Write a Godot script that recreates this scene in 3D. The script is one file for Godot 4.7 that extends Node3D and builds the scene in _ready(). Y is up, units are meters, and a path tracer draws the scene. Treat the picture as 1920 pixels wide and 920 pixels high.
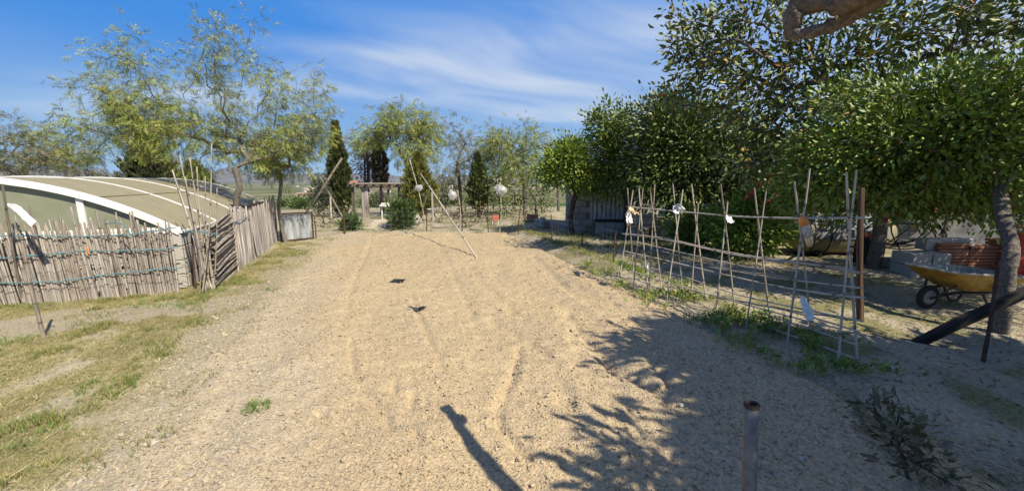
extends Node3D
# A tilled plot with a cane trellis, a low pool enclosure behind a stake fence, and trees all round.

const F := 720.0                       # focal length in pixels of the 1920 x 920 photograph
const EYE := Vector3(0, 1.6, 0)
const PITCH := 0.16514868
const AWAY := Vector3(-0.358, 0, -0.934)   # the enclosure and its fences run this way
const ASIDE := Vector3(0.934, 0, -0.358)

var rng := RandomNumberGenerator.new()
var n_big := FastNoiseLite.new()
var n_mid := FastNoiseLite.new()
var n_fine := FastNoiseLite.new()
var used := {}
var M := {}
var T := {}
var cane_mesh: Array = []
var leaf_lib := {}
var grooves: Array = []
var t0 := 0

func _ready() -> void:
	t0 = Time.get_ticks_msec()
	rng.seed = 20240317
	setup_camera()
	setup_sky()
	setup_noise()
	setup_materials()
	setup_meshes()
	stamp("setup")
	build_ground()
	stamp("ground")
	build_far()
	stamp("far")
	build_left()
	stamp("left")
	build_back()
	stamp("back")
	build_right()
	stamp("right")
	build_trellis()
	build_trees()
	stamp("trees")
	build_ground_cover()
	build_small()
	stamp("cover")

func stamp(s: String) -> void:
	print(s, " ", (Time.get_ticks_msec() - t0) / 1000.0)

# ---------------------------------------------------------------- camera, sky, sun

func setup_camera() -> void:
	var cam := Camera3D.new()
	cam.name = "camera"
	cam.fov = rad_to_deg(2.0 * atan(460.0 / F))
	cam.near = 0.05
	cam.far = 20000.0
	cam.position = EYE
	cam.rotation = Vector3(-PITCH, 0, 0)
	add_child(cam)
	cam.current = true

func setup_sky() -> void:
	var sun := DirectionalLight3D.new()
	sun.name = "sun"
	sun.light_energy = 1.6
	sun.light_color = Color(1.0, 0.95, 0.86)
	sun.light_angular_distance = 0.5
	sun.shadow_enabled = true
	var el := deg_to_rad(49.0)
	var az := deg_to_rad(46.0)         # shadows run away from the camera and to its left
	var dir := Vector3(-sin(az) * cos(el), -sin(el), -cos(az) * cos(el))
	sun.basis = Basis.looking_at(dir, Vector3.UP)
	add_child(sun)
	var env := Environment.new()
	env.background_mode = Environment.BG_SKY
	env.tonemap_mode = Environment.TONE_MAPPER_LINEAR
	env.tonemap_exposure = 1.5
	env.sdfgi_enabled = true
	env.ssao_enabled = true
	env.ssil_enabled = true
	env.fog_enabled = true
	env.fog_density = 0.00003
	env.fog_light_color = Color(0.72, 0.8, 0.9)
	var sky := Sky.new()
	var pm := PanoramaSkyMaterial.new()
	pm.panorama = ImageTexture.create_from_image(sky_image(1600, 800))
	pm.energy_multiplier = 0.60
	sky.sky_material = pm
	env.sky = sky
	var we := WorldEnvironment.new()
	we.name = "world_environment"
	we.environment = env
	add_child(we)

func sky_image(w: int, h: int) -> Image:
	# clear blue with thin cirrus: streaks drawn on a flat layer high overhead, so they bend and close up towards the horizon
	var img := Image.create(w, h, false, Image.FORMAT_RGB8)
	var a := FastNoiseLite.new()
	a.seed = 11; a.frequency = 0.55; a.fractal_octaves = 5; a.fractal_gain = 0.55
	var b := FastNoiseLite.new()
	b.seed = 23; b.frequency = 0.22; b.fractal_octaves = 3
	var warp := FastNoiseLite.new()
	warp.seed = 5; warp.frequency = 0.35; warp.fractal_octaves = 2
	var top := Vector3(0.022, 0.135, 0.57)
	var mid := Vector3(0.065, 0.305, 0.85)
	var low := Vector3(0.36, 0.60, 0.90)
	for j in h:
		var up := (0.5 - (j + 0.5) / h) * PI
		var s := sin(up)
		var c := cos(up)
		var e := clampf(up / (PI / 2), 0.0, 1.0)
		var base: Vector3
		if e < 0.2:
			base = low.lerp(mid, smoothstep(0.0, 1.0, e / 0.2))
		else:
			base = mid.lerp(top, smoothstep(0.0, 1.0, clampf((e - 0.2) / 0.4, 0.0, 1.0)))
		if up <= 0.0:
			var g := linear_rgb(low * 0.8)
			for i in w:
				img.set_pixel(i, j, g)
			continue
		for i in w:
			var lon := (float(i) + 0.5) / w * TAU
			# column w/2 looks along -z
			var dx := -sin(lon) * c
			var dz := cos(lon) * c
			var k := 1.0 / (s + 0.10)
			var x := -dx * k
			var z := -dz * k
			var wx := warp.get_noise_2d(x, z) * 0.9
			var wz := warp.get_noise_2d(x + 40.0, z - 17.0) * 0.9
			# streaks run from the lower left to the upper right of the view
			var u := (x * 0.92 - z * 0.38) * 0.75 + wx
			var v := (x * 0.38 + z * 0.92) * 2.3 + wz
			var f := a.get_noise_2d(u, v) * 0.5 + 0.5
			var m := b.get_noise_2d(x * 0.8 + 3.0, z * 1.2 + 9.0) * 0.5 + 0.5
			var cover := clampf(m * 2.0 - 0.42 - 0.45 * smoothstep(-0.4, -1.6, x), 0.0, 1.0)
			var cl := smoothstep(0.22, 0.98, f) * cover
			cl = clampf(cl * 1.0 + 0.42 * cover * cover, 0.0, 0.9)
			cl *= smoothstep(0.02, 0.2, s)
			var col := base.lerp(Vector3(0.80, 0.88, 0.97), cl)
			img.set_pixel(i, j, linear_rgb(col))
	return img

func linear_rgb(v: Vector3) -> Color:
	return Color(v.x, v.y, v.z).linear_to_srgb()

# ---------------------------------------------------------------- pixels to places

func ray(px: float, py: float) -> Vector3:
	var a := (px - 960.0) / F
	var b := (460.0 - py) / F
	return Vector3(a, b * cos(PITCH) - sin(PITCH), -(cos(PITCH) + b * sin(PITCH)))

func gp(px: float, py: float, h := 0.0) -> Vector3:      # where the sight line meets the level h
	var r := ray(px, py)
	return EYE + r * ((h - EYE.y) / r.y)

func dp(px: float, py: float, depth: float) -> Vector3:  # the point of the sight line at z = -depth
	var r := ray(px, py)
	return EYE + r * (depth / -r.z)

# ---------------------------------------------------------------- nodes

func numbered(called: String) -> String:
	if not used.has(called):
		used[called] = 0
		return called
	used[called] += 1
	return "%s_%03d" % [called, used[called]]

func tag(o: Node, label: String, category: String, group := "", kind := "") -> Node:
	o.set_meta("label", label)
	if category != "":
		o.set_meta("category", category)
	if group != "":
		o.set_meta("group", group)
	if kind != "":
		o.set_meta("kind", kind)
	return o

func thing(called: String, label: String, category: String, at: Vector3, group := "") -> Node3D:
	var o := Node3D.new()
	o.name = numbered(called)
	o.position = at
	add_child(o)
	tag(o, label, category, group)
	return o

func put(called: String, mesh: Mesh, mat: Material, parent: Node3D, xf := Transform3D()) -> MeshInstance3D:
	# xf is in world space; a part goes under its thing
	var o := MeshInstance3D.new()
	o.mesh = mesh
	o.material_override = mat
	if parent == self:
		o.name = numbered(called)
		add_child(o)
		o.transform = xf
	else:
		o.name = called
		parent.add_child(o, true)
		o.transform = world_of(parent).affine_inverse() * xf
	return o

func world_of(n: Node3D) -> Transform3D:
	var t := n.transform
	var p := n.get_parent()
	while p != self and p is Node3D:
		t = (p as Node3D).transform * t
		p = p.get_parent()
	return t

func along(a: Vector3, b: Vector3, r: float, spin := 0.0) -> Transform3D:   # y from a to b, radius r
	var d := b - a
	var y := d.normalized()
	var x := y.cross(Vector3(0.3, 0.2, 1.0)).normalized()
	x = x.rotated(y, spin)
	var z := x.cross(y)
	return Transform3D(Basis(x * r, d, z * r), a)

func stick(called: String, a: Vector3, b: Vector3, r: float, mat: Material, parent: Node3D, mesh: Mesh = null) -> MeshInstance3D:
	return put(called, mesh if mesh else cane_mesh[rng.randi() % cane_mesh.size()], mat, parent, along(a, b, r, rng.randf() * TAU))

func copies(called: String, mesh: Mesh, mat: Material, parent: Node3D, xfs: Array, cols: Array) -> MultiMeshInstance3D:
	var mm := MultiMesh.new()
	mm.transform_format = MultiMesh.TRANSFORM_3D
	mm.use_colors = true
	mm.mesh = mesh
	mm.instance_count = xfs.size()
	var buf := PackedFloat32Array()
	buf.resize(xfs.size() * 16)
	var k := 0
	for i in xfs.size():
		var t: Transform3D = xfs[i]
		var b := t.basis
		var c: Color = cols[i]
		buf[k] = b.x.x; buf[k + 1] = b.y.x; buf[k + 2] = b.z.x; buf[k + 3] = t.origin.x
		buf[k + 4] = b.x.y; buf[k + 5] = b.y.y; buf[k + 6] = b.z.y; buf[k + 7] = t.origin.y
		buf[k + 8] = b.x.z; buf[k + 9] = b.y.z; buf[k + 10] = b.z.z; buf[k + 11] = t.origin.z
		buf[k + 12] = c.r; buf[k + 13] = c.g; buf[k + 14] = c.b; buf[k + 15] = 1.0
		k += 16
	mm.buffer = buf
	var o := MultiMeshInstance3D.new()
	o.multimesh = mm
	o.material_override = mat
	if parent == self:
		o.name = numbered(called)
		add_child(o)
	else:
		o.name = called
		parent.add_child(o, true)
		o.transform = world_of(parent).affine_inverse()
	return o

# ---------------------------------------------------------------- noise, textures, materials

func setup_noise() -> void:
	n_big.seed = 3; n_big.frequency = 0.35; n_big.fractal_octaves = 3
	n_mid.seed = 7; n_mid.frequency = 1.6; n_mid.fractal_octaves = 3
	n_fine.seed = 9; n_fine.frequency = 9.0; n_fine.fractal_octaves = 3

func tex(seed_: int, freq: float, lo: float, hi: float, size := 256, oct := 4, ramp := 1.0) -> ImageTexture:
	var n := FastNoiseLite.new()
	n.seed = seed_; n.frequency = freq; n.fractal_octaves = oct
	var src := n.get_seamless_image(size, size)
	var d := src.get_data()
	var out := PackedByteArray()
	out.resize(d.size())
	for i in d.size():
		out[i] = int(255.0 * clampf(lerpf(lo, hi, pow(d[i] / 255.0, ramp)), 0, 1))
	var img := Image.create_from_data(size, size, false, Image.FORMAT_L8, out)
	img.generate_mipmaps()
	return ImageTexture.create_from_image(img)

func streak_tex(seed_: int, lo: float, hi: float, fx: float, fy: float, nodes := 0) -> ImageTexture:   # streaks along v
	var n := FastNoiseLite.new()
	n.seed = seed_; n.frequency = 1.0; n.fractal_octaves = 4
	var w := 128
	var h := 128
	var img := Image.create(w, h, false, Image.FORMAT_L8)
	for j in h:
		for i in w:
			var a := TAU * i / w
			var v := n.get_noise_3d(cos(a) * fx, sin(a) * fx, j * fy / h) * 0.5 + 0.5
			v = lerpf(lo, hi, smoothstep(0.2, 0.8, v))
			if nodes > 0:
				var q := fposmod(float(j) / h * nodes, 1.0)
				if q < 0.07:
					v *= 0.6
			img.set_pixel(i, j, Color(v, v, v))
	img.generate_mipmaps()
	return ImageTexture.create_from_image(img)

func mat(called: String, col: Color, rough := 0.85, t: Texture2D = null, tri := 0.0, world := true) -> StandardMaterial3D:
	# col is a linear, real-world base colour
	var m := StandardMaterial3D.new()
	m.resource_name = called
	m.albedo_color = col.linear_to_srgb()
	m.roughness = rough
	if t:
		m.albedo_texture = t
	if tri > 0.0:
		m.uv1_triplanar = true
		m.uv1_world_triplanar = world
		m.uv1_scale = Vector3.ONE * tri
	M[called] = m
	return m

func setup_materials() -> void:
	T.soil = tex(31, 0.03, 0.74, 1.0, 512, 5)
	T.grain = tex(32, 0.08, 0.7, 1.0, 256, 4)
	T.patch = tex(33, 0.012, 0.62, 1.0, 256, 5)
	T.bump = tex(34, 0.05, 0.0, 1.0, 512, 5)
	T.cane = streak_tex(41, 0.62, 1.0, 1.6, 4.0, 5)
	T.wood = streak_tex(42, 0.5, 1.0, 3.0, 1.2)
	T.bark = tex(43, 0.04, 0.45, 1.0, 256, 5)
	T.light = tex(45, 0.02, 0.9, 1.0, 256, 4)
	T.film = streak_tex(44, 0.66, 1.0, 2.2, 0.8)
	var m: StandardMaterial3D
	for d in [["soil", Color.WHITE], ["earth", Color.WHITE]]:
		m = mat(d[0], d[1], 1.0, T.soil, 1.7)
		m.vertex_color_use_as_albedo = true
		m.heightmap_enabled = true
		m.heightmap_texture = T.bump
		m.heightmap_scale = 1.1 if d[0] == "soil" else 1.0
		m.metallic_specular = 0.15
	m = mat("clod", Color.WHITE, 1.0, T.grain, 6.0)
	m.vertex_color_use_as_albedo = true
	m.metallic_specular = 0.15
	for i in 5:
		var c: Color = [Color(0.51, 0.455, 0.39), Color(0.41, 0.35, 0.29), Color(0.56, 0.515, 0.455), Color(0.35, 0.29, 0.24), Color(0.465, 0.405, 0.345)][i]
		mat("stake%d" % i, c, 0.9, T.cane)
		var p: Color = [Color(0.64, 0.58, 0.53), Color(0.56, 0.49, 0.45), Color(0.70, 0.65, 0.60), Color(0.47, 0.41, 0.37), Color(0.60, 0.53, 0.49)][i]
		mat("board%d" % i, p, 0.95, T.wood)
		var q: Color = [Color(0.66, 0.59, 0.46), Color(0.57, 0.50, 0.40), Color(0.70, 0.64, 0.52), Color(0.50, 0.43, 0.34), Color(0.62, 0.56, 0.46)][i]
		mat("cane%d" % i, q, 0.7, T.cane)
		var s: Color = [Color(0.42, 0.37, 0.31), Color(0.32, 0.275, 0.225), Color(0.47, 0.42, 0.35), Color(0.26, 0.22, 0.18), Color(0.37, 0.32, 0.26)][i]
		mat("brush%d" % i, s, 0.95, T.cane)
		var t: Color = [Color(0.42, 0.18, 0.10), Color(0.46, 0.21, 0.125), Color(0.38, 0.16, 0.09), Color(0.44, 0.20, 0.11), Color(0.40, 0.175, 0.105)][i]
		mat("terracotta%d" % i, t, 0.9, T.grain, 5.0)
		var b: Color = [Color(0.46, 0.45, 0.42), Color(0.42, 0.41, 0.385), Color(0.50, 0.49, 0.46), Color(0.39, 0.38, 0.355), Color(0.45, 0.44, 0.40)][i]
		mat("block%d" % i, b, 0.95, T.grain, 4.0)
	mat("joint", Color(0.28, 0.27, 0.25), 1.0, T.grain, 5.0)
	mat("white_paint", Color(0.82, 0.82, 0.80), 0.45, T.light, 0.9)
	m = mat("end_sheet", Color(0.25, 0.265, 0.185), 0.5, T.light, 0.8)
	m.backlight = Color(0.25, 0.25, 0.18)
	m = mat("roof_sheet", Color(0.27, 0.25, 0.17), 0.8, T.light, 0.8)
	m.metallic_specular = 0.2
	m.backlight = Color(0.25, 0.23, 0.16)
	mat("rope", Color(0.13, 0.30, 0.36), 0.8, T.grain, 30.0)
	mat("rust", Color(0.115, 0.062, 0.042), 0.9, T.patch, 3.0)
	mat("dark_rust", Color(0.055, 0.038, 0.03), 0.95, T.patch, 20.0)
	mat("rusty_wood", Color(0.17, 0.095, 0.055), 0.9, T.wood)
	m = mat("galvanised", Color(0.52, 0.57, 0.60), 0.5, T.film, 1.2)
	m.metallic = 0.1
	m = mat("pipe_steel", Color(0.21, 0.22, 0.225), 0.5, T.patch, 9.0)
	m.metallic = 0.5
	m = mat("wire", Color(0.22, 0.22, 0.21), 0.6)
	m.metallic = 0.6
	m = mat("plastic_white", Color(0.74, 0.74, 0.72), 0.45)
	m.backlight = Color(0.5, 0.5, 0.5)
	m = mat("plastic_clear", Color(0.55, 0.56, 0.55), 0.3)
	m.backlight = Color(0.6, 0.6, 0.58)
	m.transparency = BaseMaterial3D.TRANSPARENCY_ALPHA
	m.albedo_color.a = 0.5
	mat("plastic_orange", Color(0.72, 0.24, 0.05), 0.4)
	mat("plastic_tan", Color(0.62, 0.44, 0.24), 0.45)
	m = mat("plastic_black", Color(0.02, 0.02, 0.022), 0.45)
	mat("rubber", Color(0.025, 0.024, 0.023), 0.85, T.grain, 8.0)
	mat("red_plastic", Color(0.42, 0.04, 0.038), 0.55)
	mat("faded_red", Color(0.42, 0.13, 0.085), 0.6)
	mat("yellow_paint", Color(0.50, 0.30, 0.04), 0.5, T.patch, 3.0)
	mat("barrow_inside", Color(0.62, 0.58, 0.50), 0.85, T.patch, 4.0)
	mat("tan_plastic", Color(0.34, 0.29, 0.17), 0.55, T.patch, 1.5)
	mat("grey_cloth", Color(0.28, 0.29, 0.30), 0.9, T.patch, 1.2)
	mat("salmon_wall", Color(0.40, 0.17, 0.095), 0.95, T.patch, 0.5)
	mat("grey_wall", Color(0.25, 0.255, 0.26), 0.95, T.patch, 0.7)
	mat("tile_roof", Color(0.40, 0.19, 0.11), 0.9, T.grain, 2.0)
	mat("old_wood", Color(0.24, 0.19, 0.15), 0.95, T.wood)
	mat("charred_wood", Color(0.034, 0.027, 0.022), 0.95, T.wood)
	mat("cream", Color(0.58, 0.54, 0.40), 0.8, T.patch, 1.5)
	mat("sky_blue", Color(0.38, 0.60, 0.74), 0.5)
	mat("pale_salmon", Color(0.60, 0.36, 0.24), 0.7)
	mat("stone_white", Color(0.62, 0.60, 0.55), 0.9, T.grain, 5.0)
	mat("bark_grey", Color(0.24, 0.21, 0.175), 0.95, T.bark, 3.0)
	mat("bark_pale", Color(0.36, 0.32, 0.265), 0.95, T.bark, 3.0)
	mat("bark_dark", Color(0.10, 0.08, 0.064), 0.95, T.bark, 3.0)
	mat("bark_near", Color(0.27, 0.20, 0.145), 0.95, T.bark, 5.0)
	for b in ["bark_grey", "bark_pale", "bark_dark", "bark_near"]:
		M[b].heightmap_enabled = true
		M[b].heightmap_texture = T.bark
		M[b].heightmap_scale = 1.2
	for d in [["leaf", 0.5, 0.65], ["glossy_leaf", 0.48, 0.55], ["frond", 0.5, 0.65], ["needle", 0.6, 0.2], ["blade", 0.6, 0.5]]:
		m = mat(d[0], Color.WHITE, d[1])
		m.vertex_color_use_as_albedo = true
		m.backlight = Color.WHITE * d[2]
		m.cull_mode = BaseMaterial3D.CULL_DISABLED
	mat("far_wall", Color(0.62, 0.58, 0.52), 0.9)
	mat("far_ochre", Color(0.52, 0.36, 0.24), 0.9)
	mat("far_roof", Color(0.34, 0.21, 0.15), 0.9)
	mat("far_glass", Color(0.05, 0.06, 0.07), 0.3)
	mat("mountain", Color(0.15, 0.15, 0.14), 1.0, T.patch, 0.0015)

# ---------------------------------------------------------------- meshes

func arr_mesh(v: PackedVector3Array, idx: PackedInt32Array, smooth := true, uv := PackedVector2Array(), col := PackedColorArray()) -> ArrayMesh:
	var st := SurfaceTool.new()
	st.begin(Mesh.PRIMITIVE_TRIANGLES)
	st.set_smooth_group(0 if smooth else -1)
	for i in v.size():
		if uv.size():
			st.set_uv(uv[i])
		if col.size():
			st.set_color(col[i])
		st.set_smooth_group(0 if smooth else -1)
		st.add_vertex(v[i])
	for i in idx:
		st.add_index(i)
	if not smooth:
		st.deindex()
	st.generate_normals()
	return st.commit()

func ring_mesh(rings: Array, sides: int, cap := true, smooth := true) -> ArrayMesh:
	# rings: [centre, x axis, z axis] (axes carry the radius); y runs from ring to ring
	var v := PackedVector3Array()
	var uv := PackedVector2Array()
	var idx := PackedInt32Array()
	for k in rings.size():
		for i in sides + 1:
			var a := TAU * i / sides
			v.append(rings[k][0] + rings[k][1] * cos(a) + rings[k][2] * sin(a))
			uv.append(Vector2(float(i) / sides, float(k) / (rings.size() - 1)))
	var w := sides + 1
	for k in rings.size() - 1:
		for i in sides:
			var p := k * w + i
			idx.append_array([p, p + 1, p + w, p + 1, p + w + 1, p + w])
	if cap:
		for e in [0, rings.size() - 1]:
			var c := v.size()
			v.append(rings[e][0]); uv.append(Vector2(0.5, 0.5))
			for i in sides + 1:
				v.append(v[e * w + i]); uv.append(uv[e * w + i])
			for i in sides:
				if e == 0:
					idx.append_array([c, c + 2 + i, c + 1 + i])
				else:
					idx.append_array([c, c + 1 + i, c + 2 + i])
	return arr_mesh(v, idx, smooth, uv)

func tube(pts: Array, radii, sides := 6, cap := true) -> ArrayMesh:    # a tube along points; radii a number or an array
	var rings: Array = []
	var prev := Vector3(0.31, 0.17, 0.93)
	for k in pts.size():
		var d: Vector3 = (pts[mini(k + 1, pts.size() - 1)] - pts[maxi(k - 1, 0)]).normalized()
		var x := (prev - d * prev.dot(d)).normalized()
		if x.length() < 0.5:
			x = d.cross(Vector3.RIGHT).normalized()
		prev = x
		var z := x.cross(d)
		var r: float = radii if radii is float else radii[k]
		rings.append([pts[k], x * r, z * r])
	return ring_mesh(rings, sides, cap)

func smooth_path(pts: Array, n := 6) -> Array:
	var c := Curve3D.new()
	for k in pts.size():
		var t: Vector3 = (pts[mini(k + 1, pts.size() - 1)] - pts[maxi(k - 1, 0)]) / 6.0
		c.add_point(pts[k], -t, t)
	var out: Array = []
	for k in pts.size() - 1:
		for i in n:
			out.append(c.sample(k, float(i) / n))
	out.append(pts[-1])
	return out

func cbox(s: Vector3, bev := 0.006, jit := 0.0, r: RandomNumberGenerator = null) -> ArrayMesh:   # a chamfered box centred on the origin, long faces with uv along y
	var h := s / 2.0
	var b := minf(bev, minf(h.x, minf(h.y, h.z)) * 0.6)
	var pts := {}
	var st := SurfaceTool.new()
	st.begin(Mesh.PRIMITIVE_TRIANGLES)
	var sh := {}
	for sx in [-1, 1]:
		for sy in [-1, 1]:
			for sz in [-1, 1]:
				var j := Vector3.ZERO
				if r:
					j = Vector3(r.randf_range(-jit, jit), r.randf_range(-jit, jit), r.randf_range(-jit, jit))
				pts[[sx, sy, sz, 0]] = Vector3(sx * h.x, sy * (h.y - b), sz * (h.z - b)) + j
				pts[[sx, sy, sz, 1]] = Vector3(sx * (h.x - b), sy * h.y, sz * (h.z - b)) + j
				pts[[sx, sy, sz, 2]] = Vector3(sx * (h.x - b), sy * (h.y - b), sz * h.z) + j
	var face := func(q: Array):
		var n: Vector3 = (q[1] - q[0]).cross(q[2] - q[0])
		var c := Vector3.ZERO
		for p in q:
			c += p
		var order := range(q.size())
		if n.dot(c) > 0:      # clockwise seen from outside
			order.reverse()
		for k in range(1, q.size() - 1):
			for o in [order[0], order[k], order[k + 1]]:
				var p: Vector3 = q[o]
				st.set_smooth_group(-1)
				st.set_uv(Vector2((p.x + p.z) * 1.3 + 0.5, p.y / s.y + 0.5))
				st.add_vertex(p)
	for g in [-1, 1]:
		face.call([pts[[g, -1, -1, 0]], pts[[g, 1, -1, 0]], pts[[g, 1, 1, 0]], pts[[g, -1, 1, 0]]])
		face.call([pts[[-1, g, -1, 1]], pts[[1, g, -1, 1]], pts[[1, g, 1, 1]], pts[[-1, g, 1, 1]]])
		face.call([pts[[-1, -1, g, 2]], pts[[1, -1, g, 2]], pts[[1, 1, g, 2]], pts[[-1, 1, g, 2]]])
		for k in [-1, 1]:
			face.call([pts[[g, k, -1, 0]], pts[[g, k, 1, 0]], pts[[g, k, 1, 1]], pts[[g, k, -1, 1]]])
			face.call([pts[[g, -1, k, 0]], pts[[g, 1, k, 0]], pts[[g, 1, k, 2]], pts[[g, -1, k, 2]]])
			face.call([pts[[-1, g, k, 1]], pts[[1, g, k, 1]], pts[[1, g, k, 2]], pts[[-1, g, k, 2]]])
			for l in [-1, 1]:
				face.call([pts[[g, k, l, 0]], pts[[g, k, l, 1]], pts[[g, k, l, 2]]])
	st.generate_normals()
	return st.commit()

func lump(seed_: int, rough := 0.35, rings := 5, sides := 7, smooth := true) -> ArrayMesh:   # an uneven stone of radius about 1
	var n := FastNoiseLite.new()
	n.seed = seed_; n.frequency = 0.9
	var v := PackedVector3Array()
	var idx := PackedInt32Array()
	for k in rings + 1:
		var th := PI * k / rings
		for i in sides:
			var a := TAU * i / sides
			var p := Vector3(sin(th) * cos(a), cos(th), sin(th) * sin(a))
			v.append(p * (1.0 + rough * n.get_noise_3dv(p * 1.7) * 2.0))
	for k in rings:
		for i in sides:
			var a := k * sides + i
			var b := k * sides + (i + 1) % sides
			idx.append_array([a, b, a + sides, b, b + sides, a + sides])
	return arr_mesh(v, idx, smooth)

func leaf_mesh(width: float, fold: float, curl: float) -> ArrayMesh:   # a leaf one unit long along y, folded on its midrib
	var st := SurfaceTool.new()
	st.begin(Mesh.PRIMITIVE_TRIANGLES)
	var mid: Array = []
	var l: Array = []
	var r: Array = []
	for k in 4:
		var t := k / 3.0
		var w: float = width * [0.12, 0.95, 0.8, 0.02][k] * 0.5
		var z := -curl * t * t
		mid.append(Vector3(0, t, z))
		l.append(Vector3(-w, t, z + fold * w))
		r.append(Vector3(w, t, z + fold * w))
	for k in 3:
		for tri in [[l[k], mid[k + 1], mid[k]], [l[k], l[k + 1], mid[k + 1]], [mid[k], r[k + 1], r[k]], [mid[k], mid[k + 1], r[k + 1]]]:
			for p in tri:
				st.add_vertex(p)
	st.generate_normals()
	return st.commit()

func frond_mesh(pairs: int, spread: float, thin: float, droop: float, seed_: int) -> ArrayMesh:  # a feathery leaf one unit long
	var r := RandomNumberGenerator.new()
	r.seed = seed_
	var st := SurfaceTool.new()
	st.begin(Mesh.PRIMITIVE_TRIANGLES)
	for k in pairs:
		var t := (k + 0.6) / pairs
		var c := Vector3(0, t * 0.75, -droop * t * t)
		for s in [-1.0, 1.0]:
			var ln: float = spread * (1.0 - 0.45 * absf(t - 0.5)) * r.randf_range(0.75, 1.15)
			var d := Vector3(s * r.randf_range(0.55, 0.95), r.randf_range(0.25, 0.75), r.randf_range(-0.7, 0.1)).normalized() * ln
			var w := Vector3(0, 1, r.randf_range(-0.6, 0.6)).normalized() * thin
			var q := c + d * 0.5
			for p in [c, q + w, q - w, q + w, c + d, q - w]:
				st.add_vertex(p)
	st.generate_normals()
	return st.commit()

func sprig_mesh(n: int, seed_: int, width: float, open: float) -> ArrayMesh:    # a tuft of narrow spikes, one unit tall
	var r := RandomNumberGenerator.new()
	r.seed = seed_
	var st := SurfaceTool.new()
	st.begin(Mesh.PRIMITIVE_TRIANGLES)
	for k in n:
		var a := TAU * k / n + r.randf() * 0.6
		var d := Vector3(cos(a) * open * r.randf_range(0.3, 1.0), 1.0, sin(a) * open * r.randf_range(0.3, 1.0)) * r.randf_range(0.6, 1.0)
		var w := Vector3(-sin(a), 0, cos(a)) * width
		var q := d * 0.45 + Vector3(0, 0.05, 0)
		for p in [Vector3.ZERO, q + w, q - w, q + w, d, q - w]:
			st.add_vertex(p)
	st.generate_normals()
	return st.commit()

func setup_meshes() -> void:
	for k in 4:        # canes: one unit long, radius one, knuckled and a little bent
		var rings: Array = []
		var bend := Vector3(rng.randf_range(-1, 1), 0, rng.randf_range(-1, 1)) * 0.9
		for i in 6:
			var t := i / 5.0
			var c: Vector3 = bend * sin(t * PI) + Vector3(0, t, 0)
			var rr := lerpf(1.1, 0.8, t) * rng.randf_range(0.9, 1.1)
			rings.append([c, Vector3(rr, 0, 0), Vector3(0, 0, rr)])
		cane_mesh.append(ring_mesh(rings, 6))
	leaf_lib.citrus = leaf_mesh(0.46, 0.35, 0.12)
	leaf_lib.broad = leaf_mesh(0.40, 0.45, 0.22)
	leaf_lib.frond = frond_mesh(10, 0.55, 0.028, 0.35, 5)
	leaf_lib.frond2 = frond_mesh(9, 0.5, 0.036, 0.4, 8)
	leaf_lib.sprig = sprig_mesh(6, 3, 0.06, 0.35)
	leaf_lib.needle = sprig_mesh(14, 4, 0.03, 0.9)
	leaf_lib.blade = sprig_mesh(7, 6, 0.02, 0.55)
	leaf_lib.flatgrass = sprig_mesh(8, 12, 0.016, 1.6)
	leaf_lib.weed = frond_mesh(4, 0.5, 0.09, 0.15, 9)

# ---------------------------------------------------------------- ground

const EDGE_Z := [0.6, -0.6, -1.77, -2.7, -4.67, -7.2, -9.6, -11.0, -12.3]
const EDGE_L := [-1.0, -1.55, -2.1, -2.55, -3.35, -4.2, -4.95, -5.25, -5.3]
const EDGE_R := [2.95, 2.85, 2.8, 2.65, 2.15, 1.35, 0.75, 0.25, -0.2]

func edge(tab: Array, z: float) -> float:
	for k in EDGE_Z.size() - 1:
		if z >= EDGE_Z[k + 1]:
			return lerpf(tab[k], tab[k + 1], clampf((z - EDGE_Z[k]) / (EDGE_Z[k + 1] - EDGE_Z[k]), 0, 1))
	return tab[-1]

func inside_field(x: float, z: float) -> float:      # metres inside the tilled plot (negative outside)
	return minf(minf(x - edge(EDGE_L, z), edge(EDGE_R, z) - x), z + 12.1)

func ground_y(x: float, z: float) -> float:
	var d := sqrt(x * x + z * z)
	var y := 0.0
	var far := maxf(0.0, d - 20.0)
	y -= 25.0 * (1.0 - exp(-far / 520.0))
	if d > 60.0:
		y += n_big.get_noise_2d(x * 0.02, z * 0.02) * minf(3.0, (d - 60.0) * 0.01)
	if d < 40.0:
		y += n_big.get_noise_2d(x, z) * 0.05 + n_mid.get_noise_2d(x, z) * 0.018
		if d < 16.0:
			y += n_fine.get_noise_2d(x, z) * 0.009
		# a bank of pale spoil behind the plot
		var b := Vector2((x + 6.3) / 2.6, (z + 14.3) / 0.8).length_squared()
		y += 0.30 * exp(-b) * (1.0 + 0.5 * n_mid.get_noise_2d(x * 1.4, z * 1.4))
		# an earth ridge along the shaded side of the plot
		var rx := x - edge(EDGE_R, z) - 0.35
		if z < -5.5 and z > -12.5:
			y += 0.12 * exp(-rx * rx / 0.06) * smoothstep(-5.5, -7.0, z)
		var f := inside_field(x, z)
		if f > 0.0:
			y -= 0.14 * smoothstep(0.0, 0.35, f)
	return y

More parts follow.
